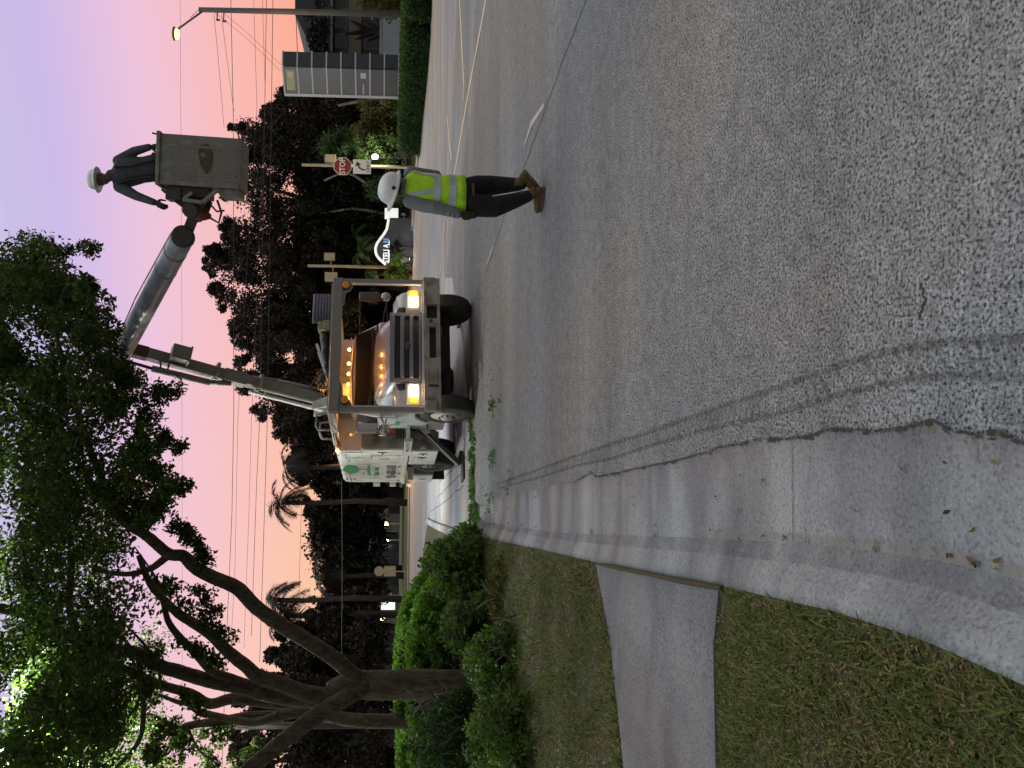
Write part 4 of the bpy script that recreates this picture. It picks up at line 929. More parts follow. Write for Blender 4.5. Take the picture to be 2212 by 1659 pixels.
hh=[o for o in bpy.data.objects if o.name.startswith('hard_hat') and o.parent is None][-1]; hh.parent=wk; hh.matrix_parent_inverse=WI
# sleeves / shirt
b=MB(); torso(b,1.05,.8)
limb(b,[lsh+Vector((0,0,.01)),lsh.lerp(lel,.5)+Vector((-.01,0,0)),lel,lel.lerp(lwr,.6),lwr+Vector((0,0,.015))],[.078,.072,.062,.055,.047]); limb(b,[rsh,rel,rwr],[.075,.06,.05])
for k_ in range(9):
    f_k=random.random(); p=lsh.lerp(lel,f_k) if k_<5 else lel.lerp(lwr,f_k); a=random.random()*6
    b.ell(p+Vector((math.cos(a)*.045,math.sin(a)*.045,0)),(.03,.03,.012),8,6)
limb(b,[C0+Vector((0,0,-.03)),C0+Vector((0,0,.05))],[.10,.078])
wpart(b,'shirt','grey',remesh=.010,smo=3)
# trousers
b=MB(); secs=[sect(C1+Vector((0,0,.10)),.16,.12),sect(C1+Vector((0,0,.0)),.175,.13),sect(C1+Vector((0,0,-.06)),.175,.13)]; b.loft(secs)
limb(b,[lh+Vector((0,0,-.06)),lkn.lerp(lh,.5)+Vector((-.01,0,0)),lkn,lkn.lerp(lan,.6),lan+Vector((0,0,.015))],[.104,.118,.108,.080,.062]); limb(b,[rh+Vector((0,0,-.06)),rkn.lerp(rh,.5),rkn,rkn.lerp(ran,.6),ran+Vector((0,0,.02))],[.104,.115,.104,.078,.062])
for k_ in range(10):
    a_,b_=random.choice(((lkn,lan),(rkn,ran))); p=a_.lerp(b_,.3+.7*random.random()); a=random.random()*6
    b.ell(p+Vector((math.cos(a)*.045,math.sin(a)*.045,0)),(.035,.035,.012),8,6)
wpart(b,'trousers','pants',remesh=.011,smo=3)
# boots
def boot(an,heel,toe,up):
    heel=Vector(heel);toe=Vector(toe);d=(toe-heel).normalized();u=Vector(up).normalized();u=(u-d*u.dot(d)).normalized();l=d.cross(u)
    Mx=Matrix((l,d,u)).transposed().to_4x4(); L=(toe-heel).length
    b=MB(); b.tube([an+Vector((0,0,.10)),an+Vector((0,0,.03)),heel+d*.06+u*.06],[.056,.054,.050],14)
    b.ell(heel+d*.055+u*.045,(.045,.060,.048),14,8,Mx); b.ell(heel+d*(L*.5)+u*.045,(.046,.10,.045),14,8,Mx); b.ell(heel+d*(L*.76)+u*.036,(.053,.082,.040),14,8,Mx)
    b.ell(heel+d*.06+u*.11,(.055,.06,.05),12,8,Mx)
    o=wpart(b,'boot','boot',remesh=.009,smo=2)
    b=MB(); n=20; pts=[]
    for j in range(n):
        a=2*PI*j/n; x=math.cos(a)*.050*(1 if math.sin(a)>-.2 else .85); y=L*.5+math.sin(a)*L*.52; pts.append((x,y))
    b.loft([[heel+l*x+d*y+u*z for x,y in pts] for z in (-.012,.022)]); wpart(b,'sole','sole',o,bevel=.004)
hl_=A_(1164,404,7.30); hl_.z=.015; tl_=hl_+Vector((-.22,.17,0)).normalized()*.27
boot(lan,hl_,tl_,(0,0,1))
tr_=A_(1168,411,7.42); tr_.z=.02; hr_=tr_+Vector((.62,-.18,.62)).normalized()*.27
boot(ran,hr_,tr_,(-.5,.1,.75))
b=MB(); hand(b,lwr+Vector((0,0,-.005)),(-.10,-.02,-1),(.6,.5,0),1.14,.35,1); limb(b,[lwr+Vector((0,0,.03)),lwr+Vector((0,0,-.02))],[.034,.033]); wpart(b,'glove','glove',remesh=.0055,smo=1)
b=MB(); hand(b,rwr,(-.6,.7,.1),(0,0,-1),1.14,.4,-1); wpart(b,'glove','glove',remesh=.0055,smo=1)
# vest as a parametric surface so its tapes lie on it
def vs(s_,th,off=0.):
    tab=[(-.035,.075,.07),(.0,.135,.095),(.06,.178,.115),(.14,.188,.128),(.30,.185,.135),(.5,.185,.138),(.75,.190,.145),(1.,.203,.155)]
    S_=[t[0] for t in tab]; a=np.interp(s_,S_,[t[1] for t in tab])+off; b2=np.interp(s_,S_,[t[2] for t in tab])+off
    c=C0.lerp(C1,s_)
    w_=.010*math.sin(th*6+s_*7)*s_+.005*math.sin(th*13+s_*15)*s_+.004*math.sin(s_*22+th*2)
    return c+lf*math.sin(th)*(a+w_)+bk_*math.cos(th)*(b2+w_)
b=MB(); SS=[-.035,-.01,.02,.06,.10,.14,.2,.3,.4,.5,.6,.7,.8,.9,1.]; b.loft([[vs(s_,2*PI*j/48) for j in range(48)] for s_ in SS],cap=False)
ve=wpart(b,'safety_vest','vest',smooth=True)
q=ve.modifiers.new('t','SOLIDIFY'); q.thickness=.004
def patch(fn,nu,nv,name,mt,par):
    b=MB(); 
    for i in range(nu+1):
        for j in range(nv+1): b.v.append(tuple(fn(i/nu,j/nv)))
    for i in range(nu):
        for j in range(nv): a=i*(nv+1)+j; b.f.append((a,a+1,a+nv+2,a+nv+1))
    return wpart(b,name,mt,par,smooth=True)
patch(lambda u,v: vs(.44+.115*v+.02*math.cos(2*PI*u),2*PI*u,.005),48,2,'reflective_tape','tape',ve)
patch(lambda u,v: vs(.70+.115*v+.02*math.cos(2*PI*u),2*PI*u,.005),48,2,'reflective_tape','tape',ve)
for sg in (1,-1):
    patch(lambda u,v: vs(.0+.46*u,sg*(1.15-.65*math.sqrt(u)+(.26)*(v-.5)),.006),14,3,'reflective_tape','tape',ve)
# --- worker in the bucket
f2=Vector((-.35,-.94,0)).normalized(); l2=Vector((-f2.y,f2.x,0))
D2=9.60
pb=empty('person',at(523,372,D2),label='worker in white hard hat and dark long sleeves standing in the raised bucket',cat='person')
WI2=Matrix.Translation(-Vector(pb.location))
def bpart(mbx,name,mt,par=None,**k):
    mbx.v=[tuple(WI2@Vector(p)) for p in mbx.v]; return mbx.build(name,M[mt],par or pb,**k)
hc2=A_(217,387,D2); T0=A_(247,378,D2); T1=A_(338,362,D2); floor=at(523,372,D2)[2]
shR=A_(256,348,D2); elR=A_(290,327,D2-.05); wrR=A_(325,318,D2-.1)
shL=A_(258,403,D2); elL=A_(294,423,D2-.10); wrL=A_(336,437,D2-.2)
def sec2(c,a,b2,n=24): return [c+l2*math.cos(2*PI*j/n)*a+f2*math.sin(2*PI*j/n)*b2 for j in range(n)]
def torso2(mbx,sc): mbx.loft([sec2(T0.lerp(T1,s_),a*sc,b2*sc) for s_,a,b2 in ((-.05,.06,.055),(.03,.13,.08),(.12,.175,.11),(.35,.175,.12),(.7,.155,.12),(1.,.165,.125),(1.2,.17,.125))])
b=MB(); headgeo(b,hc2,(-.85,-.5,-.12),up=(-.08,0,1)); limb(b,[hc2+Vector((.01,0,-.06)),T0],[.056,.062]); torso2(b,1.)
hips=T1+Vector((0,0,-.12)); 
for s_,e,w_ in ((shR,elR,wrR),(shL,elL,wrL)): limb(b,[s_,e,w_],[.05,.04,.028])
for sg in (1,-1): 
    h=hips+l2*.09*sg; k_=h.copy(); k_.z=floor+.46; a_=h.copy(); a_.z=floor+.08; limb(b,[h,k_,a_],[.08,.052,.036])
hand(b,wrR,(.1,-.1,-1),(-.3,.9,0),1.,.8,1); hand(b,wrL,(-.5,-.3,-.8),(.3,.8,-.3),1.,.8,-1)
bb=bpart(b,'body','skin',remesh=.0085,smo=2)
b=MB(); torso2(b,1.08); limb(b,[shR,elR,wrR+Vector((0,0,.02))],[.075,.060,.045]); limb(b,[shL,shL.lerp(elL,.5),elL,wrL+Vector((0,0,.02))],[.08,.072,.060,.045]); limb(b,[T0+Vector((0,0,-.02)),T0+Vector((0,0,.04))],[.09,.07])
b.ell(T0+l2*.0+bk_*0+Vector((0,.03,-.02)),(.17,.09,.06),14,8)
bpart(b,'shirt','dgrey',remesh=.011,smo=3)
b=MB()
for sg in (1,-1):
    b.tube([T0+l2*.10*sg+Vector((0,.02,.0)),T0.lerp(T1,.12)+l2*.11*sg+f2*.125,T0.lerp(T1,.5)+l2*.08*sg+f2*.145,T1+l2*.10*sg+f2*.145],.018,6)
b.loft([sec2(T1+Vector((0,0,.03)),.192,.148),sec2(T1+Vector((0,0,-.02)),.192,.148)]); bpart(b,'harness','black')
b=MB(); 
for sg in (1,-1):
    h=hips+l2*.09*sg; k_=h.copy(); k_.z=floor+.46; a_=h.copy(); a_.z=floor+.10; limb(b,[h,k_,a_],[.10,.08,.062])
b.loft([sec2(T1+Vector((0,0,.02)),.17,.13),sec2(hips,.175,.13)]); bpart(b,'trousers','pants',remesh=.014,smo=2)
for sg in (1,-1):
    b=MB(); h=hips+l2*.09*sg; b.ell((h.x+f2.x*.05,h.y+f2.y*.05,floor+.05),(.07,.13,.05),12,8); b.tube([(h.x,h.y,floor+.04),(h.x,h.y,floor+.2)],.06,12); bpart(b,'boot','boot',remesh=.012)
b=MB(); hand(b,wrR,(.1,-.1,-1),(-.3,.9,0),1.12,.8,1); bpart(b,'glove','glove',remesh=.006); b=MB(); hand(b,wrL,(-.5,-.3,-.8),(.3,.8,-.3),1.12,.8,-1); bpart(b,'glove','glove',remesh=.006)
hardhat(hc2+Vector((-.0,0,.035)),(-.85,-.5,-.12),(-.08,0,1),None,clips=False)
hh=[o for o in bpy.data.objects if o.name.startswith('hard_hat') and o.parent is None][-1]; hh.parent=pb; hh.matrix_parent_inverse=WI2
# ================================================================ STREET FURNITURE
def facing(loc,rz=0.): return Matrix.Translation(loc)@Matrix.Rotation(rz,4,'Z')@Matrix.Rotation(PI/2,4,'X')   # text plane facing -y
def place(mbx,T_): mbx.v=[tuple(T_@Vector(p)) for p in mbx.v]; return mbx
# stop sign with turn sign
c=Vector(at(740,359,38)); sc_=1/(1535/38*math.cos(PITCH))*1.0
st=empty('stop_sign',(c.x,c.y,.1),label='red octagonal STOP sign above a white right-turn ONLY sign beside the beige pole',cat='sign')
OF=Matrix.Translation(-Vector(st.location))
b=MB(); r8=.50; b.prism([(c.x+r8*math.cos(PI/8+PI/4*i),c.z+r8*math.sin(PI/8+PI/4*i)) for i in range(8)],'y',c.y,c.y+.01)
o=place(b,OF).build('octagon_rim',M['signw'],st)
b=MB(); b.prism([(c.x+r8*.93*math.cos(PI/8+PI/4*i),c.z+r8*.93*math.sin(PI/8+PI/4*i)) for i in range(8)],'y',c.y-.006,c.y-.002); o2=place(b,OF).build('octagon_face',M['stop'],st)
text_mesh('stop_lettering','STOP',.42,M['signw'],OF@facing((c.x,c.y-.009,c.z)),st,.002,xs=.85,bold=.008)
c2_=Vector(at(782,360,38)); 
b=MB(); b.box(c2_.x-.38,c2_.x+.38,c.y,c.y+.01,c2_.z-.47,c2_.z+.47); pl=place(b,OF).build('turn_plate',M['signw'],st,bevel=.004)
b=MB(); y_=c.y-.004
b.tube([(c2_.x-.17,y_,c2_.z-.16),(c2_.x-.15,y_,c2_.z+.0),(c2_.x-.06,y_,c2_.z+.14),(c2_.x+.06,y_,c2_.z+.20)],.045,6); b.prism([(c2_.x+.02,c2_.z+.36),(c2_.x+.27,c2_.z+.27),(c2_.x+.10,c2_.z+.05)],'y',y_-.01,y_+.002)
b.v=[(p[0],min(max(p[1],y_-.004),y_+.002),p[2]) for p in b.v]; place(b,OF).build('turn_arrow',M['signb'],pl)
text_mesh('only_lettering','ONLY',.24,M['signb'],OF@facing((c2_.x,c.y-.005,c2_.z-.32)),pl,.002,xs=.95,bold=.004)
b=MB(); b.box(c.x-.03,c.x+.03,c.y+.011,c.y+.06,.0,c.z+.3); place(b,OF).build('post',M['signw'],st)
# beige poles with boxes
def pole_at(v0,v1,y,D,rad,label,boxes,base=.1,mt='pole'):
    a=Vector(at(v0,y,D)); p=empty('utility_pole',(a.x,a.y,base),label=label,cat='pole')
    b=MB(); b.tube([(0,0,0),(0,0,(a.z-base)*.5),(0,0,a.z-base)],[rad,rad*.9,rad*.8],12); b.build('pole_shaft',M[mt],p,smooth=True)
    for (dx,v,w_,h_) in boxes:
        q=Vector(at(v,y,D)); b=MB(); b.box(dx-w_/2,dx+w_/2,-.25,.15,q.z-base-h_/2,q.z-base+h_/2); b.tube([(0,0,q.z-base-.1),(dx,0,q.z-base-.1)],.04,6); b.build('signal_box',M['pole'],p,bevel=.02)
    return p
pole_at(652,893,356,41,.10,'beige pole with one box behind the STOP sign',[(.35,714,.42,.62)])
pole_at(665,888,574,49,.12,'beige pole with two boxes between the truck and the monument sign',[(.62,712,.50,.72),(-.75,716,.62,.85)])
# street lamp pole
lp=Vector(at(430,21,34)); lb_=(lp.x,lp.y,.05)
lb_=(at(880,30,34)[0],lp.y,.05)
sp=empty('street_lamp',lb_,label='dark concrete street lamp pole with a glowing lamp on its angled arm',cat='street lamp')
H=lp.z-.05
b=MB(); dxl=lp.x-lb_[0]; b.tube([(0,0,0),(dxl*.5,0,H*.5),(dxl,0,H)],[.16,.135,.11],14); b.build('pole_shaft',M['dpole'],sp,smooth=True)
lamp=Vector(at(381,75,34)); ld_=lamp-Vector(lb_)
b=MB(); b.tube([(dxl,0,H-.25),(ld_.x*.5,0,H+.45),(ld_.x*.93,0,ld_.z+.16),(ld_.x,0,ld_.z+.13)],.045,8); b.tube([(dxl,0,H+.0),(ld_.x*.4,0,H+.42)],.012,5); b.build('lamp_arm',M['dpole'],sp,smooth=True)
b=MB(); b.ell((ld_.x+.05,0,ld_.z+.10),(.34,.16,.10),14,8); b.build('lamp_head',M['dpole'],sp,smooth=True)
M['lampglow']=mat('lamp_glow',(1,.9,.6),.5,emit=(1,.74,.28),es=1.8)
M['whiteglow']=mat('white_lamp_glow',(1,1,.95),.5,emit=(1,.97,.88),es=24)
b=MB(); b.ell((ld_.x+.03,0,ld_.z-.01),(.27,.16,.15),14,8); b.build('lamp_bulb',M['lampglow'],sp,smooth=True)
for (z,x) in ((lp.z-.9,-.45),(lp.z-1.2,-.5)):
    b=MB(); x+=dxl; b.tube([(dxl,0,z),(x,-.05,z)],.03,6); b.tube([(x,0,z-.12),(x,0,z+.05)],.05,8); b.build('insulator',M['dpole'],sp)
def light(loc,e,col,r_=.15,spot=None,name='lamp_light'):
    l=bpy.data.lights.new(name,'SPOT' if spot else 'POINT'); l.energy=e; l.color=col; l.shadow_soft_size=r_
    if spot: l.spot_size=R(spot); l.spot_blend=.6
    o=bpy.data.objects.new(name,l); o.location=loc; COL.objects.link(o); return o
_l=light((lamp.x-.2,lamp.y,lamp.z-.3),3000,(1,.62,.30),.2,110); _l.rotation_euler=(R(-8),R(32),0)
hs=at(646,862,50); hl=empty('street_lamp',(hs[0],hs[1]+.3,.1),label='unseen sodium lamp added behind the lower boom to warm the far verge',cat='street lamp')
b=MB(); b.tube([(0,0,0),(0,0,hs[2]-.1)],[.10,.07],10); b.build('pole_shaft',M['dpole'],hl,smooth=True); b=MB(); b.ell((0,-.3,hs[2]-.1),(.16,.2,.08),10,6); b.build('lamp_head',M['dpole'],hl,smooth=True)  # pole and head of the added, unseen lamp
light((hs[0],hs[1]-.2,hs[2]-.35),9000,(1,.56,.22),.15,150)  # added lamp, out of view, warms the far road, signs and poles
# wires
def wire(pts,label,r_=.02,m_='wire',group=None,sag=0):
    P=[Vector(at(*p)) for p in pts]; Q=[]
    for a,b_ in zip(P,P[1:]):
        for i in range(8):
            f_=i/8; q=a.lerp(b_,f_); q.z-=sag*4*f_*(1-f_); Q.append(q)
    Q.append(P[-1]); b=MB(); b.tube(Q,r_,5); return tag(b.build('power_line',M[m_],None,smooth=True),label,'wire',group)
G_='power lines across the dusk sky'
wire([(498,-30,36),(504,255,38),(505,880,40),(501,1110,41),(489,1390,43),(478,1700,45)],'uppermost thick power line passing over the tree crown and both palms',.016,group=G_)
wire([(547,-30,36),(555,230,38),(514,900,41),(507,1250,43),(497,1420,44)],'thin power line just under the uppermost thick one',.010,group=G_)
wire([(566,-30,36),(573,200,38),(543,912,41),(538,1100,42),(527,1400,44)],'faint middle power line between the two thick lower ones',.010,group=G_)
wire([(576,-30,37),(562,880,41),(554,1051,42),(543,1374,43)],'thick power line fourth from the top of the bundle',.015,group=G_)
wire([(590,-30,37),(577,920,41),(573,1051,42),(561,1430,43)],'lowest thick power line of the bundle above the palms',.016,group=G_)
wire([(637,-30,38),(643,130,38.5)],'power line at mid height of the lamp pole right of the tower sign',.018,group=G_)
wire([(660,-30,38),(663,125,38.5)],'thin power line below the mid pole line near the dark roof',.012,group=G_)
wire([(389,-30,30),(393,700,34),(394,1500,38)],'very faint wire crossing the sky high above the others',.006,group=G_)
wire([(462,30,34),(470,110,38),(484,275,44)],'wire dropping from the upper insulator of the lamp pole',.011,group=G_)
wire([(478,30,34),(488,110,38),(505,240,44)],'wire dropping from the lower insulator of the lamp pole',.011,group=G_)
wire([(463,26,34),(530,80,36),(606,153,39)],'upper slanting guy wire from the lamp pole to the tower sign',.008,group=G_)
wire([(478,24,34),(540,76,36),(607,140,39)],'lower slanting guy wire from the lamp pole to the tower sign',.008,group=G_)
wire([(738,1040,38),(739,1200,39),(738,1420,40)],'pale wire crossing the dark treeline above the far lamps',.012,'wireg',G_)
wire([(652,1060,40),(648,1200,40),(642,1420,41)],'dark wire along the top of the left treeline',.010,group=G_)
# tower sign
ts=empty('tower_sign',(*at(860,150,34)[:2],.0),R(-2),label='tall tower sign with eight blank tenant panels and a side face coloured dark for shade',cat='sign')
M['panel']=mat('sign_panel_grey',(.085,.066,.075),.4,c2=(.06,.05,.062),ns=1.5,namt=1.2,c3=(.065,.067,.07),n3=.9)
M['tsframe']=mat('tower_frame',(.40,.38,.40),.5); M['tsshade']=mat('tower_shade_panel',(.035,.036,.05),.3); M['tsbase']=mat('tower_base_render',(.30,.30,.34),.8,c2=(.26,.26,.30),ns=3)
zt=at(611,150,34)[2]; zb=at(862,150,34)[2]; W_=1.00; W2_=.72
# footprint: lit face toward viewer-left, right face darkened in colour as if in shade
ax=Vector((-1,-.0,0)); P0=Vector((0,0,0))    # near corner
fa=Vector((-W_*1.02,.85,0)); fb=Vector((W2_,.08,0))
def quadbox(mbx,a,b_,z0,z1,th=.05,off=0.):
    d=(b_-a); nn=Vector((d.y,-d.x,0)).normalized()
    if nn.y>0: nn=-nn
    p=[a+nn*off,b_+nn*off,b_+nn*(off-th),a+nn*(off-th)]
    mbx.add([(q.x,q.y,z0) for q in p]+[(q.x,q.y,z1) for q in p],[(3,2,1,0),(4,5,6,7),(0,1,5,4),(1,2,6,5),(2,3,7,6),(3,0,4,7)])
b=MB(); pts=[(0,0),(fa.x,fa.y),(fa.x+fb.x*.9,fa.y+fb.y+.5),(fb.x,fb.y)]; b.prism([(x*.97,y*.97+.03) for x,y in pts],'z',zb-.05,zt); b.build('tower_core',M['tsshade'],ts)
n_=8; hh_=(zt-zb)/n_
top_cut=.18
for i in range(n_):
    z0=zb+hh_*i+.05; z1=zb+hh_*(i+1)-.02
    b=MB(); quadbox(b,P0.lerp(fa,.03),P0.lerp(fa,.93),z0,z1,.04,.03); o=b.build('tenant_panel',M['panel'],ts)
    b=MB(); quadbox(b,P0.lerp(fb,.03),P0.lerp(fb,.97),z0,z1,.04,.03); b.build('side_panel',M['tsshade'],ts)
    if i==7:
        M['tpan']=mat('lit_tenant_panel',(.30,.24,.10),.4,c2=(.22,.22,.12),ns=6); b=MB(); quadbox(b,P0.lerp(fa,.12),P0.lerp(fa,.82),z0+.12,z1-.1,.02,.045); b.build('panel_emblem',M['tpan'],o); b=MB(); quadbox(b,P0.lerp(fa,.18),P0.lerp(fa,.36),z0+.2,z1-.18,.01,.052); b.build('panel_mark',M['yline'],o)
    if i==2:
        b=MB(); quadbox(b,P0.lerp(fa,.15),P0.lerp(fa,.35),z0+.15,z1-.2,.01,.036); quadbox(b,P0.lerp(fa,.55),P0.lerp(fa,.9),z0+.25,z1-.3,.01,.036); b.build('panel_mark',M['tsframe'],o)
for i in range(n_+1):
    b=MB(); z=zb+hh_*i; quadbox(b,P0,fa,z-.02,z+.045,.06,.07); quadbox(b,P0,fb,z-.02,z+.045,.06,.07); b.build('shelf_bar',M['tsframe'],ts)
b=MB(); quadbox(b,P0.lerp(fa,.93),fa*1.03,zb-.02,zt+.02,.1,.08); b.build('edge_post',M['tsframe'],ts)
b=MB(); b.prism([(p[0]*1.12-.1,p[1]) for p in pts],'z',zb-.47,zb-.06); b.build('plinth',M['tsbase'],ts)
b=MB(); b.prism([(p[0]*1.0-.0,p[1]-.05) for p in pts],'z',-.3,zb-.474); b.build('footing',M['tsbase'],ts)
text_mesh('number_lettering','1700',.26,M['signw'],facing((-.62,.02,zb-.27),0),ts,.01)
bpy.data.objects.remove(bpy.data.objects['number_lettering'])
b=MB(); b.box(-1.05,-.68,.08,.12,zb-.36,zb-.18); b.build('plinth_plate',M['signw'],ts)
# monument sign
DM=47
ms=empty('monument_sign',(*at(870,515,DM)[:2],.1),label='low dark monument sign with a sweeping white top edge and STELLA lettering',cat='sign')
OM=Matrix.Translation(-Vector(ms.location))
M['mdark']=mat('monument_face',(.05,.048,.056),.5,c2=(.07,.067,.075),ns=2); M['mwhite']=mat('monument_edge',(.85,.85,.82),.5,emit=(1,1,.95),es=.55); M['mtext']=mat('monument_letters',(.8,.8,.8),.5,emit=(1,1,1),es=.8); M['mblue']=mat('monument_blue_letters',(.2,.4,.7),.5,emit=(.35,.6,1),es=.35)
def q5(x,y): return ((1450+x/7.9)/1.8083,(840+y/7.9)/1.8083)
edge=[q5(*p) for p in ((540,80),(520,250),(480,440),(400,580),(280,740),(180,880),(135,1020),(140,1150),(180,1260),(260,1360),(350,1440),(450,1530))]
ew=[Vector(at(*p,DM)) for p in edge]
b=MB(); poly=[(p.x,p.z) for p in ew]; b.prism(poly+[(ew[-1].x,-.1),(ew[0].x,-.1)],'y',DM,DM+.35); place(b,OM).build('sign_face',M['mdark'],ms)
b=MB(); b.tube([(p.x,DM-.03,p.z) for p in ew],.085,8); place(b,OM).build('white_edge',M['mwhite'],ms,smooth=True)
b=MB(); x0=ew[0].x; z0=ew[0].z; b.box(x0,x0+.62,DM-.05,DM+.45,z0-.62,z0+.26); place(b,OM).build('end_block',M['mwhite'],ms,bevel=.02)
tc_=Vector(at(*q5(470,1180),DM)); text_mesh('white_lettering','STELLA',.54,M['mtext'],OM@facing((tc_.x-.02,DM-.02,tc_.z)),ms,.01,xs=.72,bold=.012)
tb_=Vector(at(*q5(475,790),DM)); text_mesh('blue_lettering','RE',.46,M['mblue'],OM@facing((tb_.x,DM-.02,tb_.z+.02)),ms,.01,xs=.62,bold=.01)
u0=Vector(at(*q5(545,1460),DM)); u1=Vector(at(*q5(545,790),DM)); b=MB(); b.box(u0.x,u1.x,DM-.03,DM-.003,u0.z-.03,u0.z+.02); place(b,OM).build('underline',M['mtext'],ms)
gl=light((ew[9].x-.2,DM-1.5,.35),45,(.95,1,.80),.1)
gl2=light((ew[3].x,DM-1.2,.35),10,(.9,.95,1),.1)
fl=empty('flood_light',(ew[9].x-.2,DM-1.5,.1),label='small ground floodlight shining at the foot of the monument sign',cat='floodlight')
b=MB(); b.box(-.12,.12,-.08,.08,0,.16); b.build('housing',M['black'],fl,bevel=.02); b=MB(); b.box(-.1,.1,.081,.09,.02,.14); b.build('lens',M['whiteglow'],fl)
# landscape light in shrubs
lq=at(810,338,40.5); l1=light((lq[0],lq[1]-.5,lq[2]),260,(.95,1,.85),.15)
fl=empty('flood_light',(lq[0],lq[1],lq[2]-.2),label='bright white floodlight among shrubs right of the STOP sign',cat='floodlight')
b=MB(); b.ell((0,0,.2),(.13,.09,.17),12,8); b.build('lens',M['whiteglow'],fl,smooth=True); b=MB(); b.tube([(0,.15,-lq[2]+.3),(0,.15,.2)],.03,6); b.box(-.14,.14,.08,.22,.02,.38); b.build('housing',M['black'],fl)
# far stop sign seen from behind
c=Vector(at(819,1234,50)); fs=empty('stop_sign',(c.x,c.y,.1),label='back of an octagonal sign over a square plate, lit beige, on the far verge',cat='sign')
OF=Matrix.Translation(-Vector(fs.location))
b=MB(); r8=.36; b.prism([(c.x+r8*math.cos(PI/8+PI/4*i),c.z+r8*math.sin(PI/8+PI/4*i)) for i in range(8)],'y',c.y,c.y+.02); place(b,OF).build('octagon_back',M['pole'],fs)
c2_=Vector(at(842,1234,50)); b=MB(); b.box(c2_.x-.36,c2_.x+.36,c.y,c.y+.02,c2_.z-.41,c2_.z+.41); place(b,OF).build('plate_back',M['pole'],fs)
b=MB(); b.box(c.x-.035,c.x+.035,c.y-.06,c.y-.002,.1,c.z+.2); place(b,OF).build('post',M['pole'],fs)
# far lamps
def farlamp(v,y,D,r_,label,e=0,m_='whiteglow',ph=None):
    q=at(v,y,D); o=empty('lamp',(q[0],q[1],-.06),label=label,cat='lamp')
    b=MB(); b.ell((0,0,q[2]+.06),(r_,r_,r_),12,8); b.build('globe',M[m_],o,smooth=True); b=MB(); b.tube([(0,.1+r_,0),(0,.1+r_,(ph or q[2])+.06)],.06,8); b.build('lamp_post',M['dpole'],o)
    if e: light((q[0],q[1]-r_-.2,q[2]),e,(1,.8,.5),.2)
farlamp(824,1333,66,.36,'large warm globe lamp in front of the tall palm trunk',500,'lampglow')
farlamp(833,1133,80,.34,'warm round lamp on the pale far facade',200,'lampglow')
farlamp(836,1168,80,.16,'small white lamp left of the lamp on the far facade')
farlamp(840,1242,80,.24,'bluish white lamp behind the back of the far octagonal sign')
farlamp(843,1422,60,.09,'tiny white lamp low behind the tree trunk')
q=at(838,1306,70); o=empty('lit_panel_sign',(q[0],q[1],-.06),label='bright white rectangular lit panel on a dim kiosk by the warm globe lamp',cat='sign'); M['wpan']=mat('lit_panel',(.9,1,.95),.5,emit=(.82,1,.9),es=1.3)
b=MB(); b.box(-.48,.48,-.05,.0,q[2]-.62,q[2]+.72); b.build('lit_face',M['wpan'],o); b=MB(); b.box(-1.9,.52,.001,1.6,0,q[2]+.82); M['dimw']=mat('dim_wall',(.16,.18,.16),.8,c2=(.12,.13,.12),ns=1); b.build('kiosk_body',M['dimw'],o)
# ================================================================ BUILDINGS
M['bld']=mat('far_wall',(.04,.038,.05),.8,c2=(.05,.05,.06),ns=.6); M['bldt']=mat('tan_band',(.15,.11,.09),.8); M['bldw']=mat('low_wall_render',(.25,.26,.32),.8,c2=(.22,.23,.28),ns=1.5); M['bwin']=mat('dark_window',(.015,.017,.022),.15); M['bframe']=mat('pale_mullion',(.17,.16,.19),.7)
DB=62
def P2(v,y,D=DB): return Vector(at(v,y,D))
ob=empty('office_building',(*P2(870,40)[:2],0),label='dim two-storey building with a tan floor band behind the lamp pole',cat='building')
OO=Matrix.Translation(-Vector(ob.location))
xl=P2(760,118).x; xr=xl+14
def band(v0,v1,name,mt,y0=0,x0=xl,x1=xr,th=.2): 
    b=MB(); b.box(x0,x1,DB-y0-th,DB-y0,P2(v1,40).z,P2(v0,40).z); return place(b,OO).build(name,M[mt],ob)
b=MB(); b.box(xl,xr,DB,DB+10,-.1,P2(682,40).z); place(b,OO).build('wall',M['bld'],ob)
band(754,781,'floor_band','bldt',.0); band(715,720,'eaves','bframe',0.,th=.6)
b=MB(); z1=P2(682,40).z; b.prism([(xl-.3,z1+.004),(xr,z1+.004),(xr-1,z1+1.7),(xl+3,z1+1.7)],'y',DB-.6,DB+10); place(b,OO).build('roof',M['bld'],ob)
for i in range(8):
    for (v0,v1) in ((724,750),(786,828)):
        x=xl+.5+i*1.7; b=MB(); b.box(x,x+1.25,DB-.04,DB-.003,P2(v1,40).z,P2(v0,40).z); o=place(b,OO).build('window',M['bframe'],ob); b=MB(); b.box(x+.06,x+1.19,DB-.06,DB-.044,P2(v1,40).z+.06,P2(v0,40).z-.06); place(b,OO).build('pane',M['bwin'],o)
lw=empty('low_wall',(*P2(845,60,44)[:2],0),label='pale blue-grey rendered wall between the lamp pole and the tower sign',cat='wall')
b=MB(); a1=P2(824,28,44); a2=P2(866,122,44); b.box(a2.x,a1.x,43.9,44.2,-.1,P2(824,60,44).z); place(b,Matrix.Translation(-Vector(lw.location))).build('wall_panel',M['bldw'],lw); b=MB(); b.box(a2.x-.05,a1.x+.05,43.85,44.25,P2(824,60,44).z+.002,P2(824,60,44).z+.1); place(b,Matrix.Translation(-Vector(lw.location))).build('wall_cap',M['bldw'],lw)
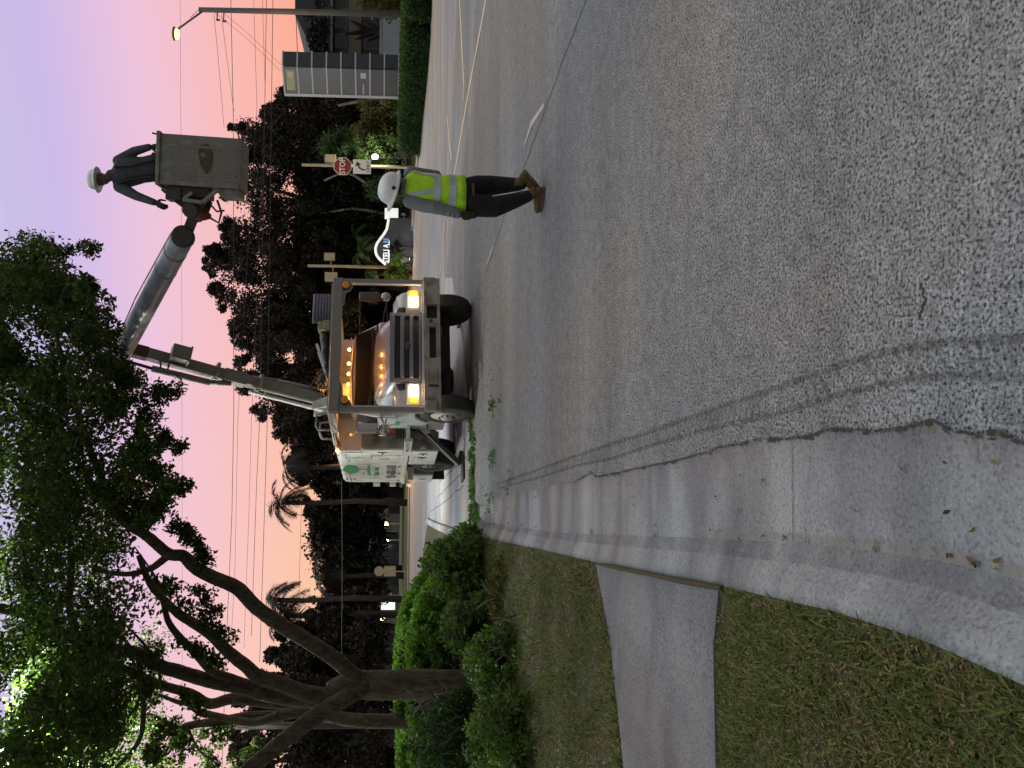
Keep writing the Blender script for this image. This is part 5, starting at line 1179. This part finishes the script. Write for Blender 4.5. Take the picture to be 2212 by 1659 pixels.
# far left facades
def facade(yl,yr,v0,D,label,mt='dimw',cols=4):
    a=Vector(at(v0,yl,D)); b_=Vector(at(v0,yr,D)); x0,x1=min(a.x,b_.x),max(a.x,b_.x); o=empty('house',((x0+x1)/2,D,-.06),label=label,cat='building')
    b=MB(); w2=(x1-x0)/2; H_=a.z+.06; b.box(-w2,w2,0,6,0,H_); b.build('wall',M[mt],o); b=MB(); b.prism([(-w2-.4,H_+.003),(w2+.4,H_+.003),(w2-1,H_+1.1),(-w2+1,H_+1.1)],'y',-.5,6.4); b.build('roof',M['bld'],o)
    for i in range(cols):
        x=-w2+(i+.25)*2*w2/cols; b=MB(); b.box(x,x+w2/cols,-.04,-.003,H_*.35,H_*.75); wn=b.build('window',M['bframe'],o); b=MB(); b.box(x+.06,x+w2/cols-.06,-.06,-.044,H_*.35+.06,H_*.75-.06); b.build('pane',M['bwin'],wn)
    b=MB(); b.box(w2*.4,w2*.4+.9,-.05,-.003,0,2.1); b.build('door',M['bwin'],o)
M['dimw2']=mat('dim_facade',(.14,.12,.14),.8,c2=(.10,.09,.10),ns=1)
facade(1092,1150,808,84,'pale dim facade behind the warm round lamp','dimw2')
facade(1012,1070,812,90,'dark house with small windows just past the rear of the truck','bld',5)
facade(1176,1228,815,88,'low dark house right of the far octagonal sign','bld',3)
facade(1255,1290,818,86,'small dark house left of the bright lit panel','bld',2)
facade(1360,1450,815,95,'long low dark house behind the warm globe lamp','bld',6)
# ================================================================ TREES
def tree(name,label,cat,trunks,clumps,radii,n_per,size,leafm,barkm='dbark',seed=0,group=None,base=None,shell=.35,aspect=.5,squash=(1,1,1),jit=.08):
    bp=Vector(base if base is not None else trunks[0][0][0]); t=empty(name,bp,label=label,cat=cat,group=group)
    OT=Matrix.Translation(-bp)
    b=MB()
    for pts,rads in trunks: 
        P=[Vector(p) for p in pts]; Q=[];rd=[]
        for i in range(len(P)-1):
            p0=P[max(i-1,0)];p1=P[i];p2=P[i+1];p3=P[min(i+2,len(P)-1)]
            for k_ in range(9 if barkm=='bark' else 5):
                u=k_/(9 if barkm=='bark' else 5); Q.append(.5*((2*p1)+(p2-p0)*u+(2*p0-5*p1+4*p2-p3)*u*u+(3*p1-p0-3*p2+p3)*u**3)); rd.append(rads[i]+(rads[i+1]-rads[i])*u)
        Q.append(P[-1]); rd.append(rads[-1]); b.tube(Q,rd,22 if barkm=='bark' else 12,jit=.02,ridge=.055)
    tr_=place(b,OT).build('trunk',M[barkm],t,smooth=True)
    C=np.array(clumps)-np.array(bp)
    leaf_object('crown',C,radii,n_per,size,M[leafm],t,seed,shell,aspect,squash=squash)
    return t
# --- the live oak at the left, branches over the driveway
def br(pts,D0,D1,r0,r1):
    n=len(pts); return ([at(v,y,D0+(D1-D0)*i/(n-1)) for i,(v,y) in enumerate(pts)],[(r0+(r1-r0)*i/(n-1))*(.70 if r0<.25 else .90) for i in range(n)])
TR=[br([(1075,1482),(1010,1480),(900,1479),(820,1480),(760,1481),(718,1500)],12.3,12.3,.29,.25),
 br([(800,1484),(757,1452),(718,1420),(663,1384),(608,1351),(553,1311),(513,1271),(458,1246),(421,1226),(396,1201),(366,1197),(330,1168),(311,1153),(256,1117),(200,1050)],12.3,10.2,.20,.09),
 br([(366,1197),(345,1215),(320,1230),(270,1240),(200,1230)],10.9,10.8,.09,.04),
 br([(760,1481),(718,1503),(660,1497),(605,1476),(557,1461),(532,1439),(495,1410),(458,1373),(421,1348),(385,1326),(359,1300),(325,1262),(300,1200)],12.3,11.2,.22,.06),
 br([(570,1468),(550,1483),(495,1464),(458,1450),(421,1410),(385,1373),(363,1341),(352,1300),(330,1250)],12.2,11.6,.13,.05),
 br([(740,1505),(660,1511),(568,1497),(530,1485),(450,1470),(385,1450),(348,1439),(293,1410),(220,1403),(165,1380),(128,1362),(95,1337),(37,1322),(-60,1300)],12.4,11.2,.19,.10),
 br([(660,1512),(590,1518),(506,1509),(453,1520),(412,1498),(348,1480),(293,1455),(238,1436),(180,1440),(100,1480)],12.4,12.8,.15,.07),
 br([(790,1480),(757,1501),(700,1536),(645,1574),(590,1618),(540,1660),(470,1720),(380,1790)],12.2,11.2,.22,.15),
 br([(165,1380),(150,1300),(155,1200),(140,1100),(120,1000),(130,900)],11.3,10.3,.09,.03),
 br([(256,1117),(190,960),(150,820),(120,700),(150,600)],10.3,9.8,.08,.02),
 br([(300,1420),(310,1520),(300,1600),(250,1660)],12.2,12.0,.07,.05)]
g_=np.random.default_rng(11)
for (v,y,v2,y2) in ((220,1403,60,1520),(293,1455,150,1560),(293,1410,180,1290),(128,1362,20,1230),(348,1480,300,1390),(238,1436,120,1640),(359,1300,290,1180),(256,1117,330,1010),(311,1153,350,1080),(190,960,300,905),(150,820,240,760),(120,700,60,590),(95,1337,-20,1420),(348,1439,250,1330),(421,1348,380,1270),(300,1520,200,1620)):
    m1=(v*.6+v2*.4+g_.normal()*10,y*.6+y2*.4+g_.normal()*10); TR.append(br([(v,y),m1,(v2,y2)],11.8,11.4,.045,.012))
def vlow(y):
    return np.interp(y,[530,545,560,590,605,640,690,740,790,830,870,900,950,990,1040,1100,1160,1220,1290,1340,1400,1450,1500,1560,1620,1750],
                       [120,190,200,150,190,215,235,262,275,330,250,330,355,350,385,345,385,400,420,400,350,345,330,345,360,420])
def vtop(y): return np.interp(y,[530,545,560,600,640,700],[60,60,10,-40,-80,-120])
cl=[];rad=[]
while len(cl)<560:
    y=g_.uniform(535,1760); lo=vlow(y); up_=vtop(y); v=up_+(lo-up_)*g_.random()**.85
    D=g_.uniform(9.2,13.2)
    # leave a few sky holes
    h_=math.sin(v*.021+1.7*math.sin(y*.013))*math.sin(y*.017+1.1+math.sin(v*.016))
    if h_>.45: continue
    if y>1180 and v>240 and g_.random()<.72: continue
    cl.append(at(v,y,D)); rad.append(g_.uniform(.20,.46) if v<lo-60 else g_.uniform(.12,.24))
for i in range(300):   # dense upper body
    y=g_.uniform(600,1760); v=g_.uniform(-260,min(270,vlow(y)-50))
    if math.sin(v*.021+1.7*math.sin(y*.013))*math.sin(y*.017+1.1+math.sin(v*.016))>.30: continue
    cl.append(at(v,y,g_.uniform(10,14.5))); rad.append(g_.uniform(.3,.55))
oak=tree('live_oak_tree','large spreading live oak leaning over the verge with lit green leaves','tree',TR,cl,rad,165,.078,'oak','bark',1,base=at(1075,1482,12.3))
# sprays hanging below the canopy edge
sp_=[]
for (pts,n_) in (([(240,900),(262,880),(300,862),(345,842),(352,838)],11),([(300,905),(330,870),(372,840),(385,838)],10),([(330,905),(360,950),(385,975),(402,960)],9),([(345,1050),(385,1060),(400,1052),(405,1040)],9),([(400,1160),(430,1180),(440,1200),(430,1230)],12),([(370,1130),(400,1145),(425,1165)],9),([(410,1270),(440,1290),(455,1310),(470,1330)],9),([(430,1330),(470,1360),(500,1385)],8),([(60,560),(120,548),(190,540),(205,532)],10),([(455,1420),(470,1440)],5),([(400,1385),(430,1400),(440,1420)],8),([(350,1560),(380,1600),(420,1620)],8),([(390,1500),(420,1520),(440,1540)],7)):
    P=[at(v,y,10.6+.3*math.sin(i)) for i,(v,y) in enumerate(pts)]
    for i in range(n_*3):
        u=i/(n_*3)*(len(P)-1); k_=int(u); q=Vector(P[k_]).lerp(Vector(P[min(k_+1,len(P)-1)]),u-k_); sp_.append(tuple(q+Vector(g_.normal(size=3)*.05)))
leaf_object('leaf_sprays',np.array(sp_)-np.array(oak.location),.10,26,.065,M['oak'],oak,9,.1)
# second, slimmer trunk behind
TR2=[br([(980,1560),(900,1558),(773,1556),(710,1546),(660,1537),(600,1545),(532,1548),(477,1557),(404,1568),(389,1579),(352,1557),(316,1542)],15.5,15,.24,.06),
 br([(600,1545),(540,1560),(440,1540),(405,1520),(380,1515),(340,1500)],15,15,.13,.05),
 br([(389,1579),(366,1609),(341,1645),(300,1680)],15,15,.08,.05), br([(404,1568),(430,1620),(470,1650)],15,15,.04,.02),br([(389,1579),(360,1630),(330,1610)],15,15.1,.045,.02)]
cl2=[];r2=[]
for i in range(120):
    v=g_.uniform(60,340); y=g_.uniform(1380,1760); cl2.append(at(v,y,g_.uniform(14,17))); r2.append(g_.uniform(.3,.55))
for i in range(26):
    v=g_.uniform(330,560); y=g_.uniform(1560,1700); 
    cl2.append(at(v,y,g_.uniform(15,17))); r2.append(g_.uniform(.12,.25))
tree('slim_oak_tree','slimmer grey tree trunk forking behind the large live oak','tree',TR2,cl2,r2,150,.085,'oak','bark',2,base=at(980,1560,15.5))
# --- background crowns
def outline(y): return np.interp(y,[-40,0,60,100,118,185,192,215,255,262,300,330,400,440,470,505,540,560,600,650,700,750,800,850,900,930,950,985,1050,1100,1130,1180,1230,1290,1340,1375,1400,1440,1500,1560,1620,1700],
                                   [640,645,650,655,690,690,600,578,540,480,474,488,470,455,470,462,430,428,432,452,475,492,500,505,532,570,598,628,640,650,658,668,690,700,640,580,568,562,500,478,490,470])
bgt=[('dense fig tree with ragged crown behind the raised bucket','tree',185,345,52,13),('tall dark fig tree behind the bucket and boom tip','tree',330,560,54,15),('broad dark fig tree, its crown highest of the far trees','tree',520,720,56,15),('dark fig tree whose crown stands behind the boom','tree',690,860,55,15),('dark fig tree sloping down to the palms left of the boom','tree',830,985,57,13)]
def bgtree(label,y0,y1,D,seed,nc,leaf=.23,rr0=.5,rr1=1.1,npc=190,bottom=800,lm='dleaf',holes=False):
    g2=np.random.default_rng(seed); cl=[];rd=[]
    yc=(y0+y1)/2; hw_=(y1-y0)/2
    while len(cl)<nc:
        y=g2.uniform(y0,y1); top=float(outline(y)); 
        k_=g2.random()**(.95 if holes else 1.15); v=top+10+(bottom-top)*k_
        Dd=D+g2.normal()*2.2
        if holes and v-top<170:
            h_=math.sin(v*.045+1.9*math.sin(y*.031))*math.sin(y*.052+1.3*math.sin(v*.027))
            if h_>.62: continue
        r_=g2.uniform(rr0,rr1)*(.55 if v-top<45 else 1.)
        cl.append(at(v+r_*12,y,Dd)); rd.append(r_)
    base=(at(800,yc,D)[0],D,0.)
    topz=at(float(outline(yc))+90,yc,D)[2]; x0=base[0]
    tk=[([base,(x0+.3,D,2.5),(x0-.2,D,topz*.5),(x0+.4,D,topz*.8)],[.55,.42,.32,.15])]
    for k_ in range(6):
        s_=(-1)**k_*(.35+.65*g2.random()); zz=topz*(.25+.08*k_); tk.append(([(x0,D,zz),(x0+s_*hw_*.35*D/1535,D-.5,zz+topz*.18),(x0+s_*hw_*.65*D/1535,D-.8,zz+topz*.32)],[.24,.16,.06]))
    return tree('broadleaf_tree',label,'tree',tk,cl,rd,npc,leaf,lm,'dbark',seed,base=base,aspect=.55)
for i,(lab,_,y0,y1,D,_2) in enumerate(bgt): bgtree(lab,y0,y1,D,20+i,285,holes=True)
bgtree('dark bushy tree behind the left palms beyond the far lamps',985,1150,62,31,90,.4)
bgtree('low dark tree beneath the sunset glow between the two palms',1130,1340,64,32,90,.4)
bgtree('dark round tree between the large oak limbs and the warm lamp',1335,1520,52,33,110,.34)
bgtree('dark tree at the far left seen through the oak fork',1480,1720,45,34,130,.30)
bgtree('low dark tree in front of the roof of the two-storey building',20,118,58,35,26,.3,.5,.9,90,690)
# distant woods so no sky shows under the crowns
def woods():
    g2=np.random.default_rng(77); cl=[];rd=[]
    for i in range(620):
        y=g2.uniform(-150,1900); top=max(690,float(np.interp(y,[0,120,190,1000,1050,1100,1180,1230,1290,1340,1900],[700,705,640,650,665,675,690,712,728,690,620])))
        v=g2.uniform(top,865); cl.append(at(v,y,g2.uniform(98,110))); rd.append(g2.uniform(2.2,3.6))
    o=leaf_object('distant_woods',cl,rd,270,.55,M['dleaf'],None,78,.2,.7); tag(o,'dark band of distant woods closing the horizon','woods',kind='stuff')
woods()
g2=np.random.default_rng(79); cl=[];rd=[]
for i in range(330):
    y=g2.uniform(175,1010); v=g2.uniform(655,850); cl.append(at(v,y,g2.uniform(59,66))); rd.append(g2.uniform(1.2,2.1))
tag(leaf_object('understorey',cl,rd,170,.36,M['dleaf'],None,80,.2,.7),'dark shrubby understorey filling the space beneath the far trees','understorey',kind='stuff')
# bare trunks catching light under the trees
def trunk_only(pts,D,r0,label,mt='bark'):
    P=[Vector(at(v,y,D)) for v,y in pts]; b=MB(); b.tube(P,[r0*(1-.5*i/(len(P)-1)) for i in range(len(P))],8,jit=.1)
    tag(b.build('tree_trunk',M[mt],None,smooth=True),label,'tree trunk')
M['palebark']=mat('pale_bark',(.30,.24,.18),.9,c2=(.13,.10,.08),ns=3)
trunk_only([(868,222),(815,213),(760,222),(730,228)],46,.14,'pale leaning trunk beside the tower sign above the hedge','palebark')
trunk_only([(872,292),(810,305),(780,303),(740,296),(700,292)],46,.16,'pale curved trunk among shrubs near the bright floodlight','palebark')
trunk_only([(872,394),(800,402),(765,378),(740,372),(700,390)],50,.13,'pale crooked trunk left of the STOP sign','palebark')
trunk_only([(872,470),(800,455),(760,450),(700,460)],52,.13,'thin pale trunk behind the end block of the monument sign','palebark')
# palms
def palm(label,v,y,D,nf,L,size,seed,lit=False,trunk=True,base=0.,elev=(-.5,1.1)):
    g2=np.random.default_rng(seed); c=Vector(at(v,y,D)); p=empty('palm_tree',(c.x,c.y,base),label=label,cat='palm')
    if trunk:
        b=MB(); H_=c.z-base; b.tube([(0.0,0,0),(.12,0,H_*.4),(-.05,0,H_*.75),(0,0,H_)],[.24,.19,.16,.17],10,jit=.06); b.build('trunk',M['dbark'],p,smooth=True)
    V=[]
    for k_ in range(nf):
        a=2*PI*k_/nf+g2.normal()*.2; e=g2.uniform(*elev); d=Vector((math.cos(a)*math.cos(e),math.sin(a)*math.cos(e),math.sin(e))); q=Vector((0,0,c.z-base)); n_=40; pts=[q]; Lf=L*g2.uniform(.8,1.1)
        for i in range(n_):
            d=(d+Vector((0,0,-.055))).normalized(); q=q+d*Lf/n_; pts.append(q)
        for i in range(3,n_):
            t=(pts[i+1]-pts[i]).normalized() if i<n_ else d; s_=t.cross(Vector((0,0,1))).normalized(); ll=size*math.sin(PI*min(1,(i+2)/(n_+2)))**.5
            for sg in (-1,1):
                e_d=(s_*sg+t*.7+Vector((0,0,-.35+.2*g2.normal()))).normalized()*ll; w_=t*.022*size/.5
                V+= [pts[i]-w_,pts[i]+w_,pts[i]+e_d*.6+w_*.7,pts[i]+e_d]
            w_=s_*.02; V+=[pts[i]-w_,pts[i]+w_,pts[min(i+1,n_)]+w_,pts[min(i+1,n_)]-w_]
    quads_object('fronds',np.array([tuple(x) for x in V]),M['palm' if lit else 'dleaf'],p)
palm('dark feathery palm head silhouetted just left of the fig trees',618,1008,50,15,2.3,.75,51)
palm('dark palm with upright spiky fronds above the left treeline',608,1085,50,14,2.4,.75,52)
palm('tall palm with arching fronds above the warm globe lamp',612,1330,52,17,3.0,.85,53)
palm('smaller palm silhouette leaning by the oak limb',590,1296,50,12,2.2,.7,54)
palm('low palm crown under the sunset glow',690,1245,58,12,2.6,.8,55)
palm('lit fan-leaved palm left of the monument sign beside the beige pole',792,590,50,12,1.3,.42,56,True,True,0,(-.3,1.2))
palm('bright green palm rising behind the crest of the monument sign',785,545,49.5,17,1.6,.5,57,True,True,0,(-.2,1.3))
palm('slim lit palm with thin fronds above the slope of the monument sign',772,512,51,11,1.3,.42,58,True,True,0,(.0,1.3))
# shrubs along the far verge
def shrub(label,vy,D,n,rr,size,lm,seed,dens_=90,name='shrub',squash=(1,1,1),dd=.5,twig=True):
    g2=np.random.default_rng(seed); cl=[]
    (v0,v1),(y0,y1)=vy
    for i in range(n):
        t=g2.random(); y=y0+(y1-y0)*g2.random(); e=1-abs((y-(y0+y1)/2)/((y1-y0)/2))**2.5; v=v1-(v1-v0)*g2.random()*(.35+.65*e); cl.append(at(v,y,D+g2.normal()*dd))
    cl=np.array(cl); base=(float(cl[:,0].mean()),float(cl[:,1].mean()),0.); o=empty(name,base,label=label,cat=name.replace('_',' '))
    leaf_object('foliage',cl-np.array(base),np.full(n,rr),dens_,size,M[lm],o,seed,.15,.5,squash=squash)
    if twig:
        b=MB()
        for i in range(7):
            q=cl[g2.integers(n)]; b.tube([(g2.normal()*.06,g2.normal()*.06,0),((q[0]-base[0])*.5+.05*g2.normal(),(q[1]-base[1])*.5,(q[2])*.55),(q[0]-base[0],q[1]-base[1],q[2])],[.02*D/10,.014*D/10,.006*D/10],5)
        b.build('stems',M['twig' if D<16 else 'dbark'],o,smooth=True)
    return o
shrub('brownish spreading shrub between the tower sign and the floodlight',((770,868),(205,260)),43,26,.5,.2,'brownb',61)
shrub('olive brown shrub beneath the pale curved trunk',((765,868),(255,318)),43,28,.5,.2,'brownb',62)
shrub('green leafy shrub lit by the bright floodlight',((745,850),(300,352)),41.5,26,.38,.17,'bush',63)
shrub('dark green tall shrub right of the STOP sign above the floodlight',((690,780),(290,345)),44,20,.6,.22,'rhedge',64)
shrub('dark shrub behind the white hard hat',((790,868),(372,430)),44,24,.42,.18,'rhedge',65)
shrub('leafy shrub glowing yellow-green at the foot of the monument sign',((842,868),(545,572)),46.2,14,.18,.10,'hedge',66,dd=.15)
shrub('spiky dark plant in front of the monument sign face',((838,866),(520,546)),46.3,8,.2,.14,'dleaf',67,dd=.1)
shrub('low green shrub left of the beige two-box pole',((820,876),(580,602)),48,14,.35,.18,'bush',68)
shrub('dim green shrub at the far right edge behind the hedge',((770,860),(-40,30)),40,20,.5,.2,'brownb',69)
# clipped hedge on the right verge
def hedge(label,pts,h0,h1,wd,n,size,lm,seed,rr=.22,dens_=60,name='hedge',z0=.1):
    g2=np.random.default_rng(seed); P=np.array(pts,float); cum=np.concatenate([[0],np.cumsum(np.linalg.norm(np.diff(P,axis=0),axis=1))]); cl=[]
    for i in range(n):
        s_=g2.random()*cum[-1]; x=np.interp(s_,cum,P[:,0]); y=np.interp(s_,cum,P[:,1]); h=np.interp(s_,[0,cum[-1]],[h0,h1]); 
        f_=g2.random(); 
        if f_<.4: o_=-wd/2+.05; z=z0+g2.random()*(h-z0)
        elif f_<.75: o_=(g2.random()-.5)*wd; z=h
        else: o_=(g2.random()-.5)*wd; z=z0+g2.random()*(h-z0)
        k_=min(len(P)-2,int(np.searchsorted(cum,s_,side='right')-1)); d=P[k_+1]-P[k_]; d/=np.linalg.norm(d); nn=np.array([-d[1],d[0]])
        if nn@(-np.array([x,y]))<0: nn=-nn
        cl.append((x-nn[0]*o_*1,y-nn[1]*o_*1,z-rr*.6))
    cl=np.array(cl); base=(float(P[:,0].mean()),float(P[:,1].mean()),0.); o=empty(name,base,label=label,cat='hedge')
    leaf_object('foliage',cl-np.array(base),np.full(n,rr),dens_,size,M[lm],o,seed,.3,.5); 
    b=MB()
    for a,c_ in zip(P,P[1:]): b.bar((a[0]-base[0],a[1]-base[1],(h0+z0)/2-rr*.6),(c_[0]-base[0],c_[1]-base[1],(h1+z0)/2-rr*.6),wd*.62,(min(h0,h1)-z0)*.7)
    b.build('inner_branches',M['dbark'],o)
    return o
hb=[gp(930,-70,.1)[:2],gp(927,60,.1)[:2],gp(920,150,.1)[:2],gp(910,250,.1)[:2],gp(904,325,.1)[:2]]
hb=[(p[0]+.8,p[1]+1.1) for p in hb]
hedge('long clipped dark green hedge along the far kerb at the right',hb,1.10,1.10,1.5,1050,.10,'rhedge',71,.28,110)
# clipped hedge on the left, lit by the lamp in the oak
def lhedge():
    g2=np.random.default_rng(72); cl=[]
    pr_=[(905,1238),(880,1262),(862,1300),(850,1350),(845,1410),(843,1470),(846,1540),(850,1600),(852,1700)]
    ys=[p[1] for p in pr_]; vs_=[p[0] for p in pr_]
    for i in range(1500):
        y=1236+(1720-1236)*g2.random(); vt=np.interp(y,ys,vs_); v=vt+g2.random()**1.5*(955-vt); D=np.interp(y,[1236,1400,1700],[17,15.3,14.8])+g2.random()*1.6+(-.9 if v>vt+25 else .3)
        q=at(v+15,y,D); 
        if q[2]>.1: cl.append(q)
    cl=np.array(cl); base=(float(cl[:,0].mean()),float(cl[:,1].mean()),0.); o=empty('hedge',base,label='bright green rounded clipped hedge running behind the oak trunks',cat='hedge')
    leaf_object('foliage',cl-np.array(base),np.full(len(cl),.13),60,.085,M['hedge'],o,73,.3,.55)
    b=MB()
    for i in range(24):
        q=cl[g2.integers(len(cl))]; b.tube([(q[0]-base[0],q[1]-base[1]+.2,0),(q[0]-base[0],q[1]-base[1]+.1,q[2]*.8)],[.03,.01],5)
    b.build('stems',M['dbark'],o)
lhedge()
# foreground shrubs
shrub('leafy shrub at the end of the pavement where the kerb begins',((925,1050),(1150,1300)),11.6,150,.17,.085,'bush',81,95,dd=.45)
shrub('dark green shrub in the bed between the hedge and the end shrub',((960,1090),(1290,1420)),10.6,150,.17,.085,'bush',82,90,dd=.4)
shrub('loose green shrub with bare twigs low in front of the oak trunk',((1010,1180),(1350,1520)),8.7,170,.14,.062,'bush',83,95,dd=.4)
shrub('dense green shrub left of the oak trunk at the picture edge',((1020,1185),(1490,1720)),7.9,190,.14,.058,'bush',84,95,dd=.4)
shrub('grey-green twiggy shrub behind the dense shrub and below the slim trunk',((895,1020),(1500,1700)),10.4,130,.15,.06,'rhedge',85,80,dd=.4)
shrub('low olive shrub on the turf in front of the end shrub',((1060,1130),(1200,1360)),9.4,80,.12,.05,'brownb',86,80,dd=.3)
# bare twigs
g2=np.random.default_rng(90); tw=MB()
for i in range(34):
    v=g2.uniform(905,1010); y=g2.uniform(1490,1640); q=Vector(at(v,y,9.9)); d=Vector((g2.normal(),-.3,1.0+.5*g2.random())).normalized(); tw.tube([q,q+d*.18+Vector((.03,0,0)),q+d*.34],[.007,.006,.003],5)
tag(tw.build('bare_twigs',M['twig'],None,smooth=True),'bare pale twigs sticking out of the grey-green shrub','twigs',kind='stuff')
tw=MB()
for (v,y) in ((1115,1330),(1108,1390),(1130,1440),(1075,1290),(1120,1500),(1085,1545)):
    q=Vector(at(v,y,8.1)); q.z=max(q.z,.1)
    for k_ in range(3):
        d=Vector((g2.normal()*.8,-.2,.5+.3*g2.random())).normalized(); tw.tube([q,q+d*.15+Vector((.04*g2.normal(),0,.02)),q+d*.3+Vector((.06*g2.normal(),0,0))],[.009,.007,.003],5)
tag(tw.build('bare_twigs',M['twig'],None,smooth=True),'curling bare twigs low among the loose green shrubs','twigs',kind='stuff')
# lamp seen through the oak
q=at(16,1632,15.5); ol=empty('street_lamp',(q[0],q[1]+1.2,.05),label='white street lamp shining through the oak crown at the far left',cat='street lamp')
b=MB(); b.tube([(0,0,0),(0,0,q[2]-.2)],[.09,.06],10); b.tube([(0,0,q[2]-.2),(0,-.6,q[2]+.1),(0,-1.2,q[2]+.1)],.035,8); b.build('pole_shaft',M['dpole'],ol,smooth=True)
b=MB(); b.ell((0,-1.2,q[2]-.05),(.24,.24,.16),14,8); b.build('lamp_bulb',M['whiteglow'],ol,smooth=True)
light((q[0],q[1],q[2]-.3),15000,(.93,1.0,.90),.15)
